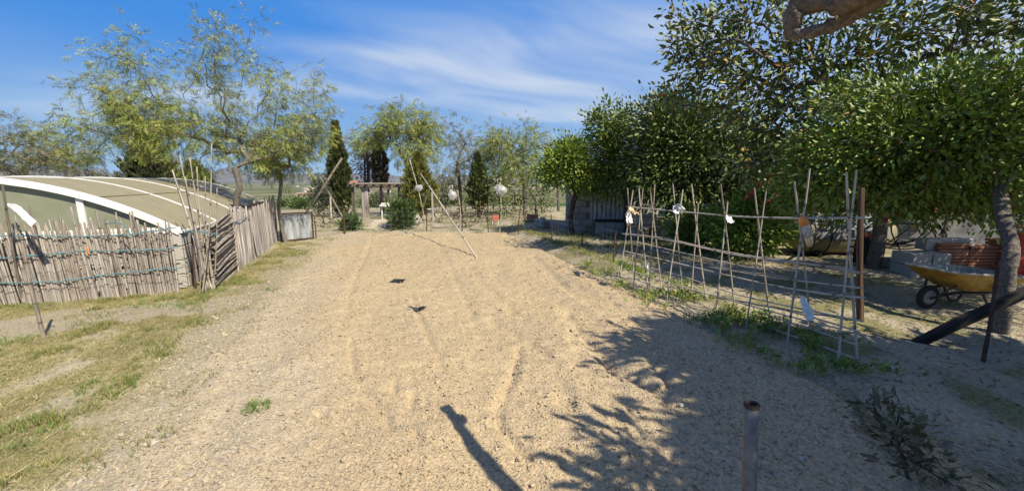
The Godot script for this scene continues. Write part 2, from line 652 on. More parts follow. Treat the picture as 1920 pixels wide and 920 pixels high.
func setup_grooves() -> void:
	# wheel and hoe marks: pixels along each mark, depth, half width
	for g in [
		[[[972, 655], [962, 700], [945, 745], [932, 775], [935, 800], [960, 835], [995, 858]], 0.040, 0.035],
		[[[655, 640], [662, 690], [680, 735], [705, 760], [735, 802]], 0.030, 0.035],
		[[[770, 560], [790, 610], [812, 660], [830, 700]], 0.025, 0.035],
		[[[738, 715], [735, 740]], 0.035, 0.03], [[[775, 740], [768, 765]], 0.035, 0.03],
		[[[778, 815], [785, 840]], 0.035, 0.03], [[[700, 430], [690, 470], [660, 540], [640, 620]], 0.022, 0.05],
		[[[920, 600], [985, 640], [1040, 690], [1060, 760]], 0.020, 0.06],
		[[[1060, 590], [1100, 640], [1150, 690], [1215, 730], [1260, 760]], 0.045, 0.07],
		[[[880, 500], [930, 560], [975, 600]], 0.02, 0.06], [[[820, 450], [850, 520], [900, 620]], 0.018, 0.06],
		[[[1000, 480], [1080, 560], [1180, 620]], 0.025, 0.07],
		[[[1070, 628], [1072, 645]], 0.05, 0.045], [[[1140, 680], [1148, 700]], 0.05, 0.05], [[[1240, 705], [1258, 728]], 0.06, 0.05],
		[[[600, 775], [605, 790]], 0.03, 0.04], [[[540, 700], [560, 715]], 0.02, 0.05], [[[1020, 700], [1090, 790]], 0.015, 0.06]]:
		var pts: Array = []
		var box := Rect2()
		for p in g[0]:
			var q := gp(p[0], p[1])
			pts.append(Vector2(q.x, q.z))
			box = Rect2(pts[0], Vector2.ZERO) if pts.size() == 1 else box.expand(pts[-1])
		grooves.append([pts, g[1], g[2], box.grow(g[2] * 3.2)])

func field_y(x: float, z: float) -> float:
	var f := inside_field(x, z)
	var y := 0.02 + n_big.get_noise_2d(x * 1.3 + 50, z * 0.6) * 0.035
	# rows left by the tiller, bending with the plot
	var u := (x - edge(EDGE_L, z)) / (edge(EDGE_R, z) - edge(EDGE_L, z)) * 6.0
	u += n_big.get_noise_2d(x * 0.5, z * 0.45) * 1.3
	y += sin(u * TAU * 0.95) * 0.018 * (0.5 + 0.7 * (n_big.get_noise_2d(x * 0.9 + 9, z * 0.4) + 0.5))
	y += n_mid.get_noise_2d(x * 1.2, z * 1.2) * 0.017
	y += n_fine.get_noise_2d(x * 0.7, z * 0.7) * 0.019
	y += maxf(0.0, n_fine.get_noise_2d(x * 2.2 + 7, z * 2.2)) * 0.022
	var p := Vector2(x, z)
	for g in grooves:
		if (g[3] as Rect2).has_point(p):
			var best := 9.0
			var pts: Array = g[0]
			for k in pts.size() - 1:
				best = minf(best, p.distance_to(Geometry2D.get_closest_point_to_segment(p, pts[k], pts[k + 1])))
			var q: float = best / g[2] * (1.0 + 0.5 * n_fine.get_noise_2d(x * 0.5, z * 0.5))
			y -= g[1] * 1.3 * exp(-q * q) * (0.7 + 0.6 * n_mid.get_noise_2d(x * 2.5, z * 2.5))
			y += g[1] * 0.2 * exp(-(q - 1.9) * (q - 1.9) * 1.5)
	y += (n_mid.get_noise_2d(x * 0.9, z * 0.9 + 30) * 0.12 - 0.1) * smoothstep(0.28, -0.12, f)
	y -= 0.16 * smoothstep(0.05, -0.22, f)
	return y

func top_y(x: float, z: float) -> float:
	if inside_field(x, z) > -0.2:
		return maxf(field_y(x, z), ground_y(x, z))
	return ground_y(x, z)

func soil_color(x: float, z: float) -> Color:
	var a := Color(0.580, 0.460, 0.290)
	var b := Color(0.530, 0.428, 0.280)
	var c := Color(0.525, 0.450, 0.325)     # stonier, greyer strip on the left
	var t := clampf(0.5 + n_big.get_noise_2d(x * 1.1, z * 1.1) * 0.9, 0, 1)
	var l := x - edge(EDGE_L, z)
	var s := smoothstep(1.5, 0.2, l + n_big.get_noise_2d(x + 20, z) * 0.9) * 0.85
	return a.lerp(b, t).lerp(c, s)

func earth_color(x: float, z: float) -> Color:
	var d := sqrt(x * x + z * z)
	var n := n_big.get_noise_2d(x * 0.8, z * 0.8)
	var n2 := n_mid.get_noise_2d(x * 0.7, z * 0.7)
	if d < 40.0:
		var sand := Color(0.485, 0.43, 0.31)
		var grey := Color(0.375, 0.335, 0.245)
		var straw := Color(0.40, 0.345, 0.16)
		var mossy := Color(0.235, 0.235, 0.095)
		var c := sand.lerp(grey, clampf(0.5 + n * 1.2, 0, 1))
		if x < edge(EDGE_L, z) + 0.3:
			var w := smoothstep(-0.2, 0.2, n2 * 0.7 + n * 0.5 + 0.34) * smoothstep(0.0, 0.8, edge(EDGE_L, z) - x + n2 * 0.5)
			w *= smoothstep(-8.5, -6.0, z) * 0.8 + 0.2
			w *= bare_patch(x, z)
			c = c.lerp(straw.lerp(mossy, clampf(0.45 + n2 * 1.4, 0, 1)), w * 0.85)
		elif z < -12.0:
			c = sand.lerp(grey, clampf(0.5 + n2 * 1.3, 0, 1))
			var b := Vector2((x + 6.3) / 2.8, (z + 14.0) / 1.3).length_squared()
			c = c.lerp(Color(0.62, 0.55, 0.43), exp(-b))
			if x > -1.2:
				c = c.lerp(mossy, smoothstep(0.0, 0.25, n2) * 0.8)
		elif x > edge(EDGE_R, z) - 0.3:
			c = sand.lerp(grey, clampf(0.5 + n2 * 1.3, 0, 1))
			c = c.lerp(mossy, smoothstep(0.08, 0.30, n2 + n * 0.4) * 0.7)
		return c
	# fields of the plain
	var f := n_big.get_noise_2d(x * 0.012, z * 0.03)
	var g := n_mid.get_noise_2d(x * 0.006, z * 0.013)
	var far := Color(0.10, 0.14, 0.055).lerp(Color(0.30, 0.26, 0.17), smoothstep(-0.1, 0.25, f))
	return far.lerp(Color(0.16, 0.19, 0.08), smoothstep(0.0, 0.3, g) * 0.7)

func bare_patch(x: float, z: float) -> float:      # 0 on the trodden sand before the stake fence
	var u := (x + 5.3) * 0.94 - (z + 4.25) * -0.34
	var v := (z + 4.25) * 0.94 + (x + 5.3) * 0.36
	var e := Vector2(u / 1.9, v / 0.42).length() + n_mid.get_noise_2d(x * 1.1 + 70, z * 1.1) * 0.9
	return smoothstep(0.75, 1.15, e)

func spaced(lo: float, hi: float, step: float, out_lo: float, out_hi: float, grow := 1.22) -> PackedFloat32Array:
	var mid: Array = []
	var v := lo
	while v <= hi:
		mid.append(v)
		v += step
	var a := lo
	var s := step
	var left: Array = []
	while a > out_lo:
		s *= grow
		a -= s
		left.push_front(a)
	var b: float = mid[-1]
	s = step
	var right: Array = []
	while b < out_hi:
		s *= grow
		b += s
		right.append(b)
	return PackedFloat32Array(left + mid + right)

func build_ground() -> void:
	setup_grooves()
	var xs := spaced(-7.0, 6.6, 0.055, -9000.0, 9000.0)
	var zs := spaced(-9.0, -0.9, 0.055, -9000.0, 300.0, 1.14)
	var v := PackedVector3Array()
	var col := PackedColorArray()
	var idx := PackedInt32Array()
	for z in zs:
		for x in xs:
			v.append(Vector3(x, ground_y(x, z), z))
			col.append(earth_color(x, z))
	var w := xs.size()
	for j in zs.size() - 1:
		for i in w - 1:
			var p := j * w + i
			idx.append_array([p, p + w, p + 1, p + 1, p + w, p + w + 1])
	# z grows with j: keep front faces up (clockwise from above)
	for k in range(0, idx.size(), 3):
		var t := idx[k + 1]
		idx[k + 1] = idx[k + 2]
		idx[k + 2] = t
	var g := put("ground", arr_mesh(v, idx, true, PackedVector2Array(), col), M.earth, self)
	tag(g, "pale dry earth around the tilled plot, running out to the plain", "ground", "", "structure")
	# the tilled plot
	v = PackedVector3Array(); col = PackedColorArray(); idx = PackedInt32Array()
	var rows: Array = []
	var z := 0.5
	while z > -12.35:
		rows.append(z)
		z -= 0.028 + 0.0022 * maxf(0.0, -z - 2.0)
	var n := 215
	for zz in rows:
		var l := edge(EDGE_L, zz) - 0.3
		var r := edge(EDGE_R, zz) + 0.3
		for i in n + 1:
			var x := lerpf(l, r, float(i) / n)
			v.append(Vector3(x, field_y(x, zz), zz))
			col.append(soil_color(x, zz))
	for j in rows.size() - 1:
		for i in n:
			var p := j * (n + 1) + i
			idx.append_array([p, p + n + 1, p + 1, p + 1, p + n + 1, p + n + 2])
	var fld := put("tilled_field", arr_mesh(v, idx, true, PackedVector2Array(), col), M.soil, self)
	tag(fld, "bare tilled plot of dry tan soil with hoe marks", "field", "", "structure")

# ---------------------------------------------------------------- far country

func build_far() -> void:
	# two ridges of mountains
	for d in [[7500.0, 190.0, 61, 0.0], [6300.0, 110.0, 62, 900.0]]:
		var nn := FastNoiseLite.new()
		nn.seed = d[2]; nn.frequency = 0.0006; nn.fractal_octaves = 5
		var v := PackedVector3Array()
		var idx := PackedInt32Array()
		var cols := 160
		for i in cols + 1:
			var a := lerpf(-1.35, 1.35, float(i) / cols)
			for k in 5:
				var r: float = d[0] + k * 350.0
				var h: float = [0.0, 0.45, 1.0, 0.5, 0.0][k] * d[1]
				var p := Vector3(sin(a) * r, 0, -cos(a) * r)
				h *= clampf(0.75 + 1.4 * nn.get_noise_2d(p.x + d[3], p.z), 0.15, 2.0)
				p.y = -27.0 + h - (4.0 if k == 0 else 0.0)
				v.append(p)
		for i in cols:
			for k in 4:
				var q := i * 5 + k
				idx.append_array([q, q + 1, q + 5, q + 1, q + 6, q + 5])
		var o := put("hills", arr_mesh(v, idx, false), M.mountain, self)
		tag(o, "distant mountain ridge on the horizon" if d[2] == 61 else "lower foothill ridge before the mountains", "hills", "", "structure")
	# the town on the plain
	var r := RandomNumberGenerator.new()
	r.seed = 77
	var spots: Array = []
	for k in 46:
		var px := r.randf_range(535, 1060)
		if k < 5:
			px = r.randf_range(535, 620)
		spots.append([px, r.randf_range(650, 1900), r.randf_range(8, 20), r.randf_range(4, 7)])
	spots.append([572, 260, 11.0, 3.2])
	for k in spots.size():
		var s: Array = spots[k]
		var q := dp(s[0], 340, s[1])
		q.y = ground_y(q.x, q.z)
		var warm: bool = k == spots.size() - 1
		var o := thing("farmhouse" if warm else "town_house", "low ochre farmhouse with red tiled roof on the plain" if warm else "small pale house far off on the hazy plain", "house", q, "" if warm else "houses of the far town")
		var turn := Basis(Vector3.UP, r.randf_range(-0.6, 0.6))
		var sz := Vector3(s[2], s[3], s[2] * 0.7)
		put("wall", cbox(sz, 0.05), M.far_ochre if warm or r.randf() < 0.25 else M.far_wall, o, Transform3D(turn, q + Vector3(0, sz.y / 2 - 0.5, 0)))
		put("roof", gable(sz.x + 0.6, sz.z + 0.6, sz.y * 0.22 + 0.2), M.far_roof if r.randf() < 0.5 or warm else M.far_wall, o, Transform3D(turn, q + Vector3(0, sz.y - 0.5, 0)))
		for i in 3:
			put("window", cbox(Vector3(1.1, 1.4, 0.2), 0.02), M.far_glass, o, Transform3D(turn, q + turn * Vector3((i - 1) * sz.x * 0.3, sz.y * 0.5, sz.z / 2)))

func gable(w: float, d: float, h: float) -> ArrayMesh:    # a ridge roof, base centred at the origin, ridge along x
	var x := w / 2
	var z := d / 2
	var p := [Vector3(-x, 0, z), Vector3(x, 0, z), Vector3(x, 0, -z), Vector3(-x, 0, -z), Vector3(-x, h, 0), Vector3(x, h, 0)]
	var st := SurfaceTool.new()
	st.begin(Mesh.PRIMITIVE_TRIANGLES)
	for t in [[0, 4, 5], [0, 5, 1], [2, 5, 4], [2, 4, 3], [1, 5, 2], [3, 4, 0], [0, 1, 2], [0, 2, 3]]:
		for i in t:
			st.set_smooth_group(-1)
			st.add_vertex(p[i])
	st.generate_normals()
	return st.commit()

# ---------------------------------------------------------------- left: pool enclosure and its fences

func build_left() -> void:
	build_enclosure()
	# stake fence in front of it
	var p0 := Vector3(-7.45, 0, -4.455)
	var p1 := Vector3(-4.87, 0, -5.45)
	var run := p1 - p0
	var f := thing("stake_fence", "fence of upright weathered cane stakes tied with three blue ropes", "fence", p0)
	var n := 190
	for i in n:
		var t := (i + rng.randf_range(-0.35, 0.35)) / n
		var b := p0 + run * t + Vector3(0.0, 0, rng.randf_range(-0.03, 0.03))
		b.y = ground_y(b.x, b.z) - 0.04
		var h := 1.05 + 0.10 * n_mid.get_noise_1d(i * 0.13) * 2.0 + rng.randf_range(-0.07, 0.09)
		if rng.randf() < 0.07:
			h += 0.12
		if rng.randf() < 0.08:
			h -= 0.2
		if t > 0.9:
			h -= 0.05
		var lean := -0.10 * (1.0 - t * 0.8) + rng.randf_range(-0.022, 0.022)
		var tp := b + ASIDE * lean + Vector3(0, h, rng.randf_range(-0.03, 0.03))
		stick("stake", b, tp, rng.randf_range(0.0095, 0.0165), M["stake%d" % (rng.randi() % 5)], f)
	for k in 3:
		var hh: float = [0.30, 0.63, 0.87][k]
		var pts: Array = []
		for i in 40:
			var t := i / 39.0 * 1.035
			var b := p0 + run * t + Vector3(0, 0, 0.055 + rng.randf_range(-0.004, 0.006))
			b.y = ground_y(b.x, b.z) + hh + 0.025 * sin(t * 9.0 + k * 2.0) + rng.randf_range(-0.006, 0.006) + 0.05 * t
			pts.append(b)
		put("rope", tube(pts, 0.007, 5), M.rope, f)
		for i in 9:    # knots round the stakes
			var q: Vector3 = pts[2 + i * 4]
			put("knot", lump(90 + i % 3, 0.3, 4, 6), M.rope, f, Transform3D(Basis.from_scale(Vector3(0.016, 0.02, 0.014)), q))
	# slanting rope brace near the right end
	var br: Array = smooth_path([dp(196, 420, 5.02), dp(225, 418, 5.05), dp(250, 448, 5.1)], 4)
	put("rope", tube(br, 0.008, 5), M.rope, f)
	var scrap := put("label_scrap", lump(12, 0.2, 4, 6), M.plastic_orange, f, Transform3D(Basis.from_scale(Vector3(0.018, 0.05, 0.008)), dp(164, 470, 4.98)))
	scrap.set_meta("label", "small orange scrap caught between the stakes")
	# grey stake standing alone
	var s0 := gp(82, 632)
	s0.y = ground_y(s0.x, s0.z) - 0.05
	var s := thing("wooden_stake", "lone thin grey stake with a blue tie before the stake fence", "stake", s0)
	stick("shaft", s0, dp(40, 455, 3.72), 0.017, M.stake1, s)
	put("tie", tube(loop(dp(59, 521, 3.755), 0.022, Vector3.UP), 0.005, 5, false), M.rope, s)
	# dark stick with a strip of white plastic
	var st := thing("stick_marker", "dark leaning stick with white plastic strip tied to it, over the stake fence", "marker", gp(30, 572))
	var sb := gp(42, 570)
	stick("shaft", sb - Vector3(0, 0.04, 0), dp(3, 345, 4.7), 0.014, M.brush3, st)
	put("plastic_strip", strip([dp(15, 384, 4.70), dp(30, 390, 4.66), dp(46, 405, 4.62), dp(62, 420, 4.6)], 0.085, 0.12), M.plastic_white, st)
	put("knot", lump(5, 0.3, 4, 6), M.plastic_white, st, Transform3D(Basis.from_scale(Vector3(0.02, 0.025, 0.02)), dp(16, 385, 4.72)))
	# rusty gate post and its wires
	var g0 := gp(367, 546)
	var gpst := thing("iron_post", "thin rusty iron post between stake fence and cane bundle", "post", g0)
	stick("shaft", g0 - Vector3(0, 0.05, 0), dp(358, 436, 5.46), 0.015, M.rust, gpst)
	for k in 5:
		var a := dp(338, 466 + k * 17, 5.44)
		var b := dp(362, 464 + k * 17 + k, 5.48)
		put("wire", tube([a, (a + b) / 2 - Vector3(0, 0.01, 0), b], 0.003, 4), M.rust, gpst)
	# loose canes standing in a bundle at the corner
	for c in [[392, 548, 322, 318, .013, 5.36], [388, 550, 336, 290, .012, 5.32], [396, 545, 355, 296, .012, 5.4], [386, 552, 345, 330, .016, 5.28], [391, 546, 368, 312, .010, 5.36], [378, 556, 396, 268, .011, 5.22], [392, 549, 384, 330, .010, 5.3], [400, 545, 406, 352, .009, 5.4], [399, 548, 330, 345, .014, 5.38], [372, 557, 390, 460, .008, 5.2]]:
		var a := gp(c[0], c[1])
		var b := dp(c[2], c[3], c[5])
		a.y = ground_y(a.x, a.z) - 0.03
		var o := thing("leaning_cane", "long dry cane propped upright at the corner of the stake fence", "cane", a, "canes propped at the fence corner")
		var w: Vector3 = (a + b) / 2 + Vector3(rng.randf_range(-0.03, 0.03), 0, rng.randf_range(-0.02, 0.02))
		put("shaft", tube(smooth_path([a, w, b], 5), [c[4], c[4], c[4], c[4], c[4], c[4] * .9, c[4] * .85, c[4] * .8, c[4] * .7, c[4] * .6, c[4] * .5], 6), M["cane%d" % (rng.randi() % 5)], o)
	# blue rope round the bundle
	var rp: Array = [dp(345, 437, 5.40), dp(362, 432, 5.34), dp(385, 436, 5.28), dp(412, 440, 5.45)]
	var ro := put("blue_rope", tube(smooth_path(rp, 4), 0.009, 5), M.rope, self)
	tag(ro, "short blue rope tying the cane bundle to the brushwood screen", "rope")
	# screen of brushwood laid flat
	var q0 := Vector3(-4.40, 0, -5.50)
	var q1 := Vector3(-4.97, 0, -6.75)
	var sc := thing("brushwood_screen", "short screen of dark sticks stacked lengthwise between two uprights", "fence", q0)
	for i in 96:
		var t := (i % 56) / 55.0
		var a := q0 + Vector3(rng.randf_range(-0.03, 0.035) - (0.05 if i > 55 else 0.0), 0.03 + t * 0.90 + rng.randf_range(-0.02, 0.02), rng.randf_range(-0.06, 0.08))
		var b := q1 + Vector3(rng.randf_range(-0.03, 0.035) - (0.05 if i > 55 else 0.0), 0.06 + t * 1.0 + rng.randf_range(-0.02, 0.02), rng.randf_range(-0.05, 0.05))
		stick("twig", a, b, rng.randf_range(0.013, 0.021), M["brush%d" % (rng.randi() % 5)] if rng.randf() < 0.7 else M["stake%d" % (rng.randi() % 5)], sc)
	for e in [q0 + Vector3(0.03, -0.03, 0.05), q1 + Vector3(0.05, -0.03, 0.02)]:
		stick("upright", e, e + Vector3(-0.02, 1.22, 0), 0.02, M.stake0, sc)
	# board fence
	var r0 := Vector3(-4.99, 0, -6.80)
	var r1 := Vector3(-6.45, 0, -10.45)
	var bf := thing("board_fence", "ragged fence of upright weathered grey boards beside the path", "fence", r0)
	var u := 0.0
	var total := (r1 - r0).length()
	var dirb := (r1 - r0) / total
	while u < total:
		var w := rng.randf_range(0.06, 0.13)
		if u > 1.30 and u < 1.38:
			u += 0.09
			continue
		var h := rng.randf_range(0.98, 1.2) + 0.10 * smoothstep(1.0, 3.0, u)
		var c := r0 + dirb * (u + w / 2)
		c.y = ground_y(c.x, c.z) + h / 2 - 0.04
		var bs := Basis(dirb, Vector3.UP, dirb.cross(Vector3.UP)).rotated(dirb.cross(Vector3.UP), rng.randf_range(-0.05, 0.05)).rotated(dirb, rng.randf_range(-0.04, 0.04))
		var rr := RandomNumberGenerator.new()
		rr.seed = int(u * 1000)
		put("board", cbox(Vector3(w, h, rng.randf_range(0.016, 0.03)), 0.006, 0.012, rr), M["board%d" % (rng.randi() % 5)], bf, Transform3D(bs, c))
		u += w + rng.randf_range(0.004, 0.02)
	for hh in [0.25, 0.85]:
		var nrm := dirb.cross(Vector3.UP) * -0.05
		stick("rail", r0 + nrm + Vector3(0, hh, 0), r1 + nrm + Vector3(0, hh, 0), 0.025, M.brush1, bf)
	stick("cap_wire", r0 + dirb.cross(Vector3.UP) * 0.03 + Vector3(0, 0.88, 0), r0 + dirb * 1.2 + dirb.cross(Vector3.UP) * 0.03 + Vector3(0, 0.9, 0), 0.006, M.rope, bf)
	# dark rail on top of the boards near the gap
	stick("rail", r0 + dirb * 1.0 + Vector3(0, 1.1, 0.0), r0 + dirb * 2.6 + Vector3(0, 1.12, 0.0), 0.03, M.charred_wood, bf)
	# sheet metal panel
	var a0 := gp(527, 453)
	var a1 := gp(587, 447)
	var ax := (a1 - a0).normalized()
	var pw := (a1 - a0).length()
	var nz := ax.cross(Vector3.UP)
	var ctr := (a0 + a1) / 2
	var bas := Basis(ax, Vector3.UP, nz).rotated(ax, 0.07)
	var pn := thing("metal_panel", "galvanised sheet in a rusty frame standing at the end of the boards", "panel", ctr)
	put("sheet", cbox(Vector3(pw - 0.05, 0.70, 0.008), 0.002), M.galvanised, pn, Transform3D(bas, ctr + Vector3(0, 0.37, 0)))
	for e in [-1, 1]:
		put("frame_upright", cbox(Vector3(0.035, 0.77, 0.035), 0.004), M.rust, pn, Transform3D(bas, ctr + bas * Vector3(e * pw / 2, 0.38, 0)))
	put("frame_rail", cbox(Vector3(pw, 0.035, 0.034), 0.004), M.rust, pn, Transform3D(bas, ctr + bas * Vector3(0, 0.75, 0)))
	put("frame_rail", cbox(Vector3(pw, 0.03, 0.034), 0.004), M.rust, pn, Transform3D(bas, ctr + bas * Vector3(0, 0.02, 0)))
	put("seam", cbox(Vector3(0.02, 0.68, 0.006), 0.002), M.galvanised, pn, Transform3D(bas, ctr + bas * Vector3(-0.06, 0.37, -0.008)))
	put("seam", cbox(Vector3(0.02, 0.68, 0.006), 0.002), M.galvanised, pn, Transform3D(bas, ctr + bas * Vector3(0.16, 0.37, -0.008)))

func loop(c: Vector3, r: float, axis: Vector3, n := 12) -> Array:
	var x := axis.cross(Vector3(0.2, 0.3, 0.9)).normalized()
	var y := axis.cross(x).normalized()
	var out: Array = []
	for i in n + 1:
		var a := TAU * i / n
		out.append(c + x * cos(a) * r + y * sin(a) * r)
	return out

func strip(pts: Array, width: float, crumple: float) -> ArrayMesh:    # a crumpled strip of film with some thickness
	var path := smooth_path(pts, 5)
	var v := PackedVector3Array()
	var idx := PackedInt32Array()
	var cols := 5
	for s in 2:
		for k in path.size():
			var d: Vector3 = (path[mini(k + 1, path.size() - 1)] - path[maxi(k - 1, 0)]).normalized()
			var side := d.cross(Vector3(0.15, 0.1, 1.0)).normalized()
			var nrm := side.cross(d)
			for c in cols:
				var t := c / float(cols - 1) - 0.5
				var w := width * (0.35 + 0.65 * smoothstep(0.0, 0.3, float(k) / path.size()))
				v.append(path[k] + side * t * w + nrm * (crumple * width * n_fine.get_noise_2d(k * 0.06, c * 0.09 + pts[0].x) + s * 0.002))
	var total := path.size() * cols
	for s in 2:
		for k in path.size() - 1:
			for c in cols - 1:
				var p := s * total + k * cols + c
				if s == 0:
					idx.append_array([p, p + 1, p + cols, p + 1, p + cols + 1, p + cols])
				else:
					idx.append_array([p, p + cols, p + 1, p + 1, p + cols, p + cols + 1])
	return arr_mesh(v, idx, true)

func arch(s: float) -> float:       # height of the enclosure over its eave, s metres in from the right eave
	var t := 1.0 - clampf(s / 2.4, 0.0, 2.0)
	return 0.80 * (1.0 - pow(absf(t), 2.1))

func build_enclosure() -> void:
	var c0 := Vector3(-4.90, 0, -5.62)        # right front corner of the pool wall
	var eave := 0.88
	var at := func(s: float, d: float, y: float) -> Vector3: return c0 - ASIDE * s + AWAY * d + Vector3(0, y, 0)
	var wl := thing("pool_wall", "low whitewashed block wall carrying the arched pool cover", "wall", c0)
	var front := Basis(ASIDE, Vector3.UP, -AWAY)
	# body of the wall, set back behind its blocks
	put("wall_body", cbox(Vector3(4.7, 0.86, 0.16), 0.005), M.joint, wl, Transform3D(front, at.call(2.4, 0.11, 0.41)))
	put("wall_body", cbox(Vector3(0.16, 0.86, 5.9), 0.005), M.joint, wl, Transform3D(front, at.call(0.13, 3.12, 0.41)))
	for row in 4:
		for k in 8:
			var s := 0.2 + k * 0.4 - (0.2 if row % 2 else 0.0)
			var bw := 0.39
			if s < 0.1:
				s = 0.097; bw = 0.19
			put("block", cbox(Vector3(bw, 0.205, 0.06), 0.008), M.stone_white, wl, Transform3D(front, at.call(s, 0.03, 0.02 + row * 0.213 + 0.1)))
		for k in 15:
			put("block", cbox(Vector3(0.06, 0.205, 0.39), 0.008), M.stone_white, wl, Transform3D(front, at.call(0.032, 0.262 + k * 0.4, 0.02 + row * 0.213 + 0.1)))
	put("coping", cbox(Vector3(4.85, 0.04, 0.22), 0.008), M.white_paint, wl, Transform3D(front, at.call(2.4, 0.10, 0.862)))
	put("coping", cbox(Vector3(0.22, 0.04, 5.8), 0.008), M.white_paint, wl, Transform3D(front, at.call(0.10, 3.12, 0.862)))
	var e := thing("pool_enclosure", "low arched pool cover with white frame and dusty translucent sheets", "pool cover", at.call(2.4, 0.0, eave))
	var bays := 4
	var length := 6.1
	var n := 24
	# end wall panels between mullions
	var cuts := [0.0, 1.07, 2.2, 3.4, 4.8]
	for k in 4:
		var v := PackedVector3Array()
		var idx := PackedInt32Array()
		for side in 2:
			for i in 13:
				var s := lerpf(cuts[k] + 0.02, cuts[k + 1] - 0.02, i / 12.0)
				v.append(at.call(s, 0.05 + side * 0.01, eave + 0.005))
				v.append(at.call(s, 0.05 + side * 0.01, eave + maxf(0.006, arch(s) - 0.01)))
		for side in 2:
			for i in 12:
				var p := side * 26 + i * 2
				idx.append_array([p, p + 1, p + 2, p + 1, p + 3, p + 2] if side == 0 else [p, p + 2, p + 1, p + 1, p + 2, p + 3])
		put("end_panel", arr_mesh(v, idx, false), M.end_sheet, e)
	for k in 3:
		var s: float = cuts[k + 1]
		put("mullion", cbox(Vector3(0.075, arch(s) - 0.02, 0.05), 0.006), M.white_paint, e, Transform3D(front, at.call(s, 0.045, eave + arch(s) / 2)))
	put("sill", cbox(Vector3(4.8, 0.05, 0.06), 0.006), M.white_paint, e, Transform3D(front, at.call(2.4, 0.045, eave + 0.03)))
	# arches and roof sheets
	for k in bays + 1:
		var d := length * k / bays
		var wide := 0.085 if k == 0 else 0.028
		put("arch_rib", band(at, d - (0.02 if k == 0 else wide / 2), d + wide, eave, 0.075 if k == 0 else 0.035, 0.012), M.white_paint, e)
	for k in bays:
		var d0 := length * k / bays + (0.085 if k == 0 else 0.03)
		put("roof_sheet", band(at, d0, length * (k + 1) / bays - 0.03, eave, 0.012, 0.0), M.roof_sheet, e)
	for s in [0.9, 1.9, 2.9]:
		for k in bays:
			var a: Vector3 = at.call(s, length * k / bays + 0.09, eave + arch(s) + 0.005)
			var b: Vector3 = at.call(s, length * (k + 1) / bays - 0.04, eave + arch(s) + 0.005)
			stick("glazing_bar", a, b, 0.011, M.roof_sheet if s != 1.9 else M.white_paint, e, ring_mesh([[Vector3.ZERO, Vector3.RIGHT, Vector3.BACK], [Vector3.UP, Vector3.RIGHT, Vector3.BACK]], 6))

func band(at: Callable, d0: float, d1: float, eave: float, thick: float, lift: float) -> ArrayMesh:
	# a curved strip of the vault from d0 to d1
	var v := PackedVector3Array()
	var uv := PackedVector2Array()
	var idx := PackedInt32Array()
	var n := 28
	for i in n + 1:
		var s := 4.8 * i / n
		# outward direction of the arch
		var ds := (arch(minf(s + 0.01, 4.8)) - arch(maxf(s - 0.01, 0.0))) / 0.02
		var nrm: Vector3 = (Vector3.UP + ASIDE * ds).normalized()
		var y := eave + arch(s)
		for q in [[d0, lift], [d1, lift], [d1, lift - thick], [d0, lift - thick]]:
			v.append(at.call(s, q[0], y) + nrm * q[1])
			uv.append(Vector2(q[0] * 0.5, s * 0.3))
	for i in n:
		for k in 4:
			var a := i * 4 + k
			var b := i * 4 + (k + 1) % 4
			idx.append_array([a, a + 4, b, b, a + 4, b + 4])
	idx.append_array([0, 1, 2, 0, 2, 3])
	var z := n * 4
	idx.append_array([z, z + 2, z + 1, z, z + 3, z + 2])
	return arr_mesh(v, idx, false, uv)

# ---------------------------------------------------------------- back of the plot

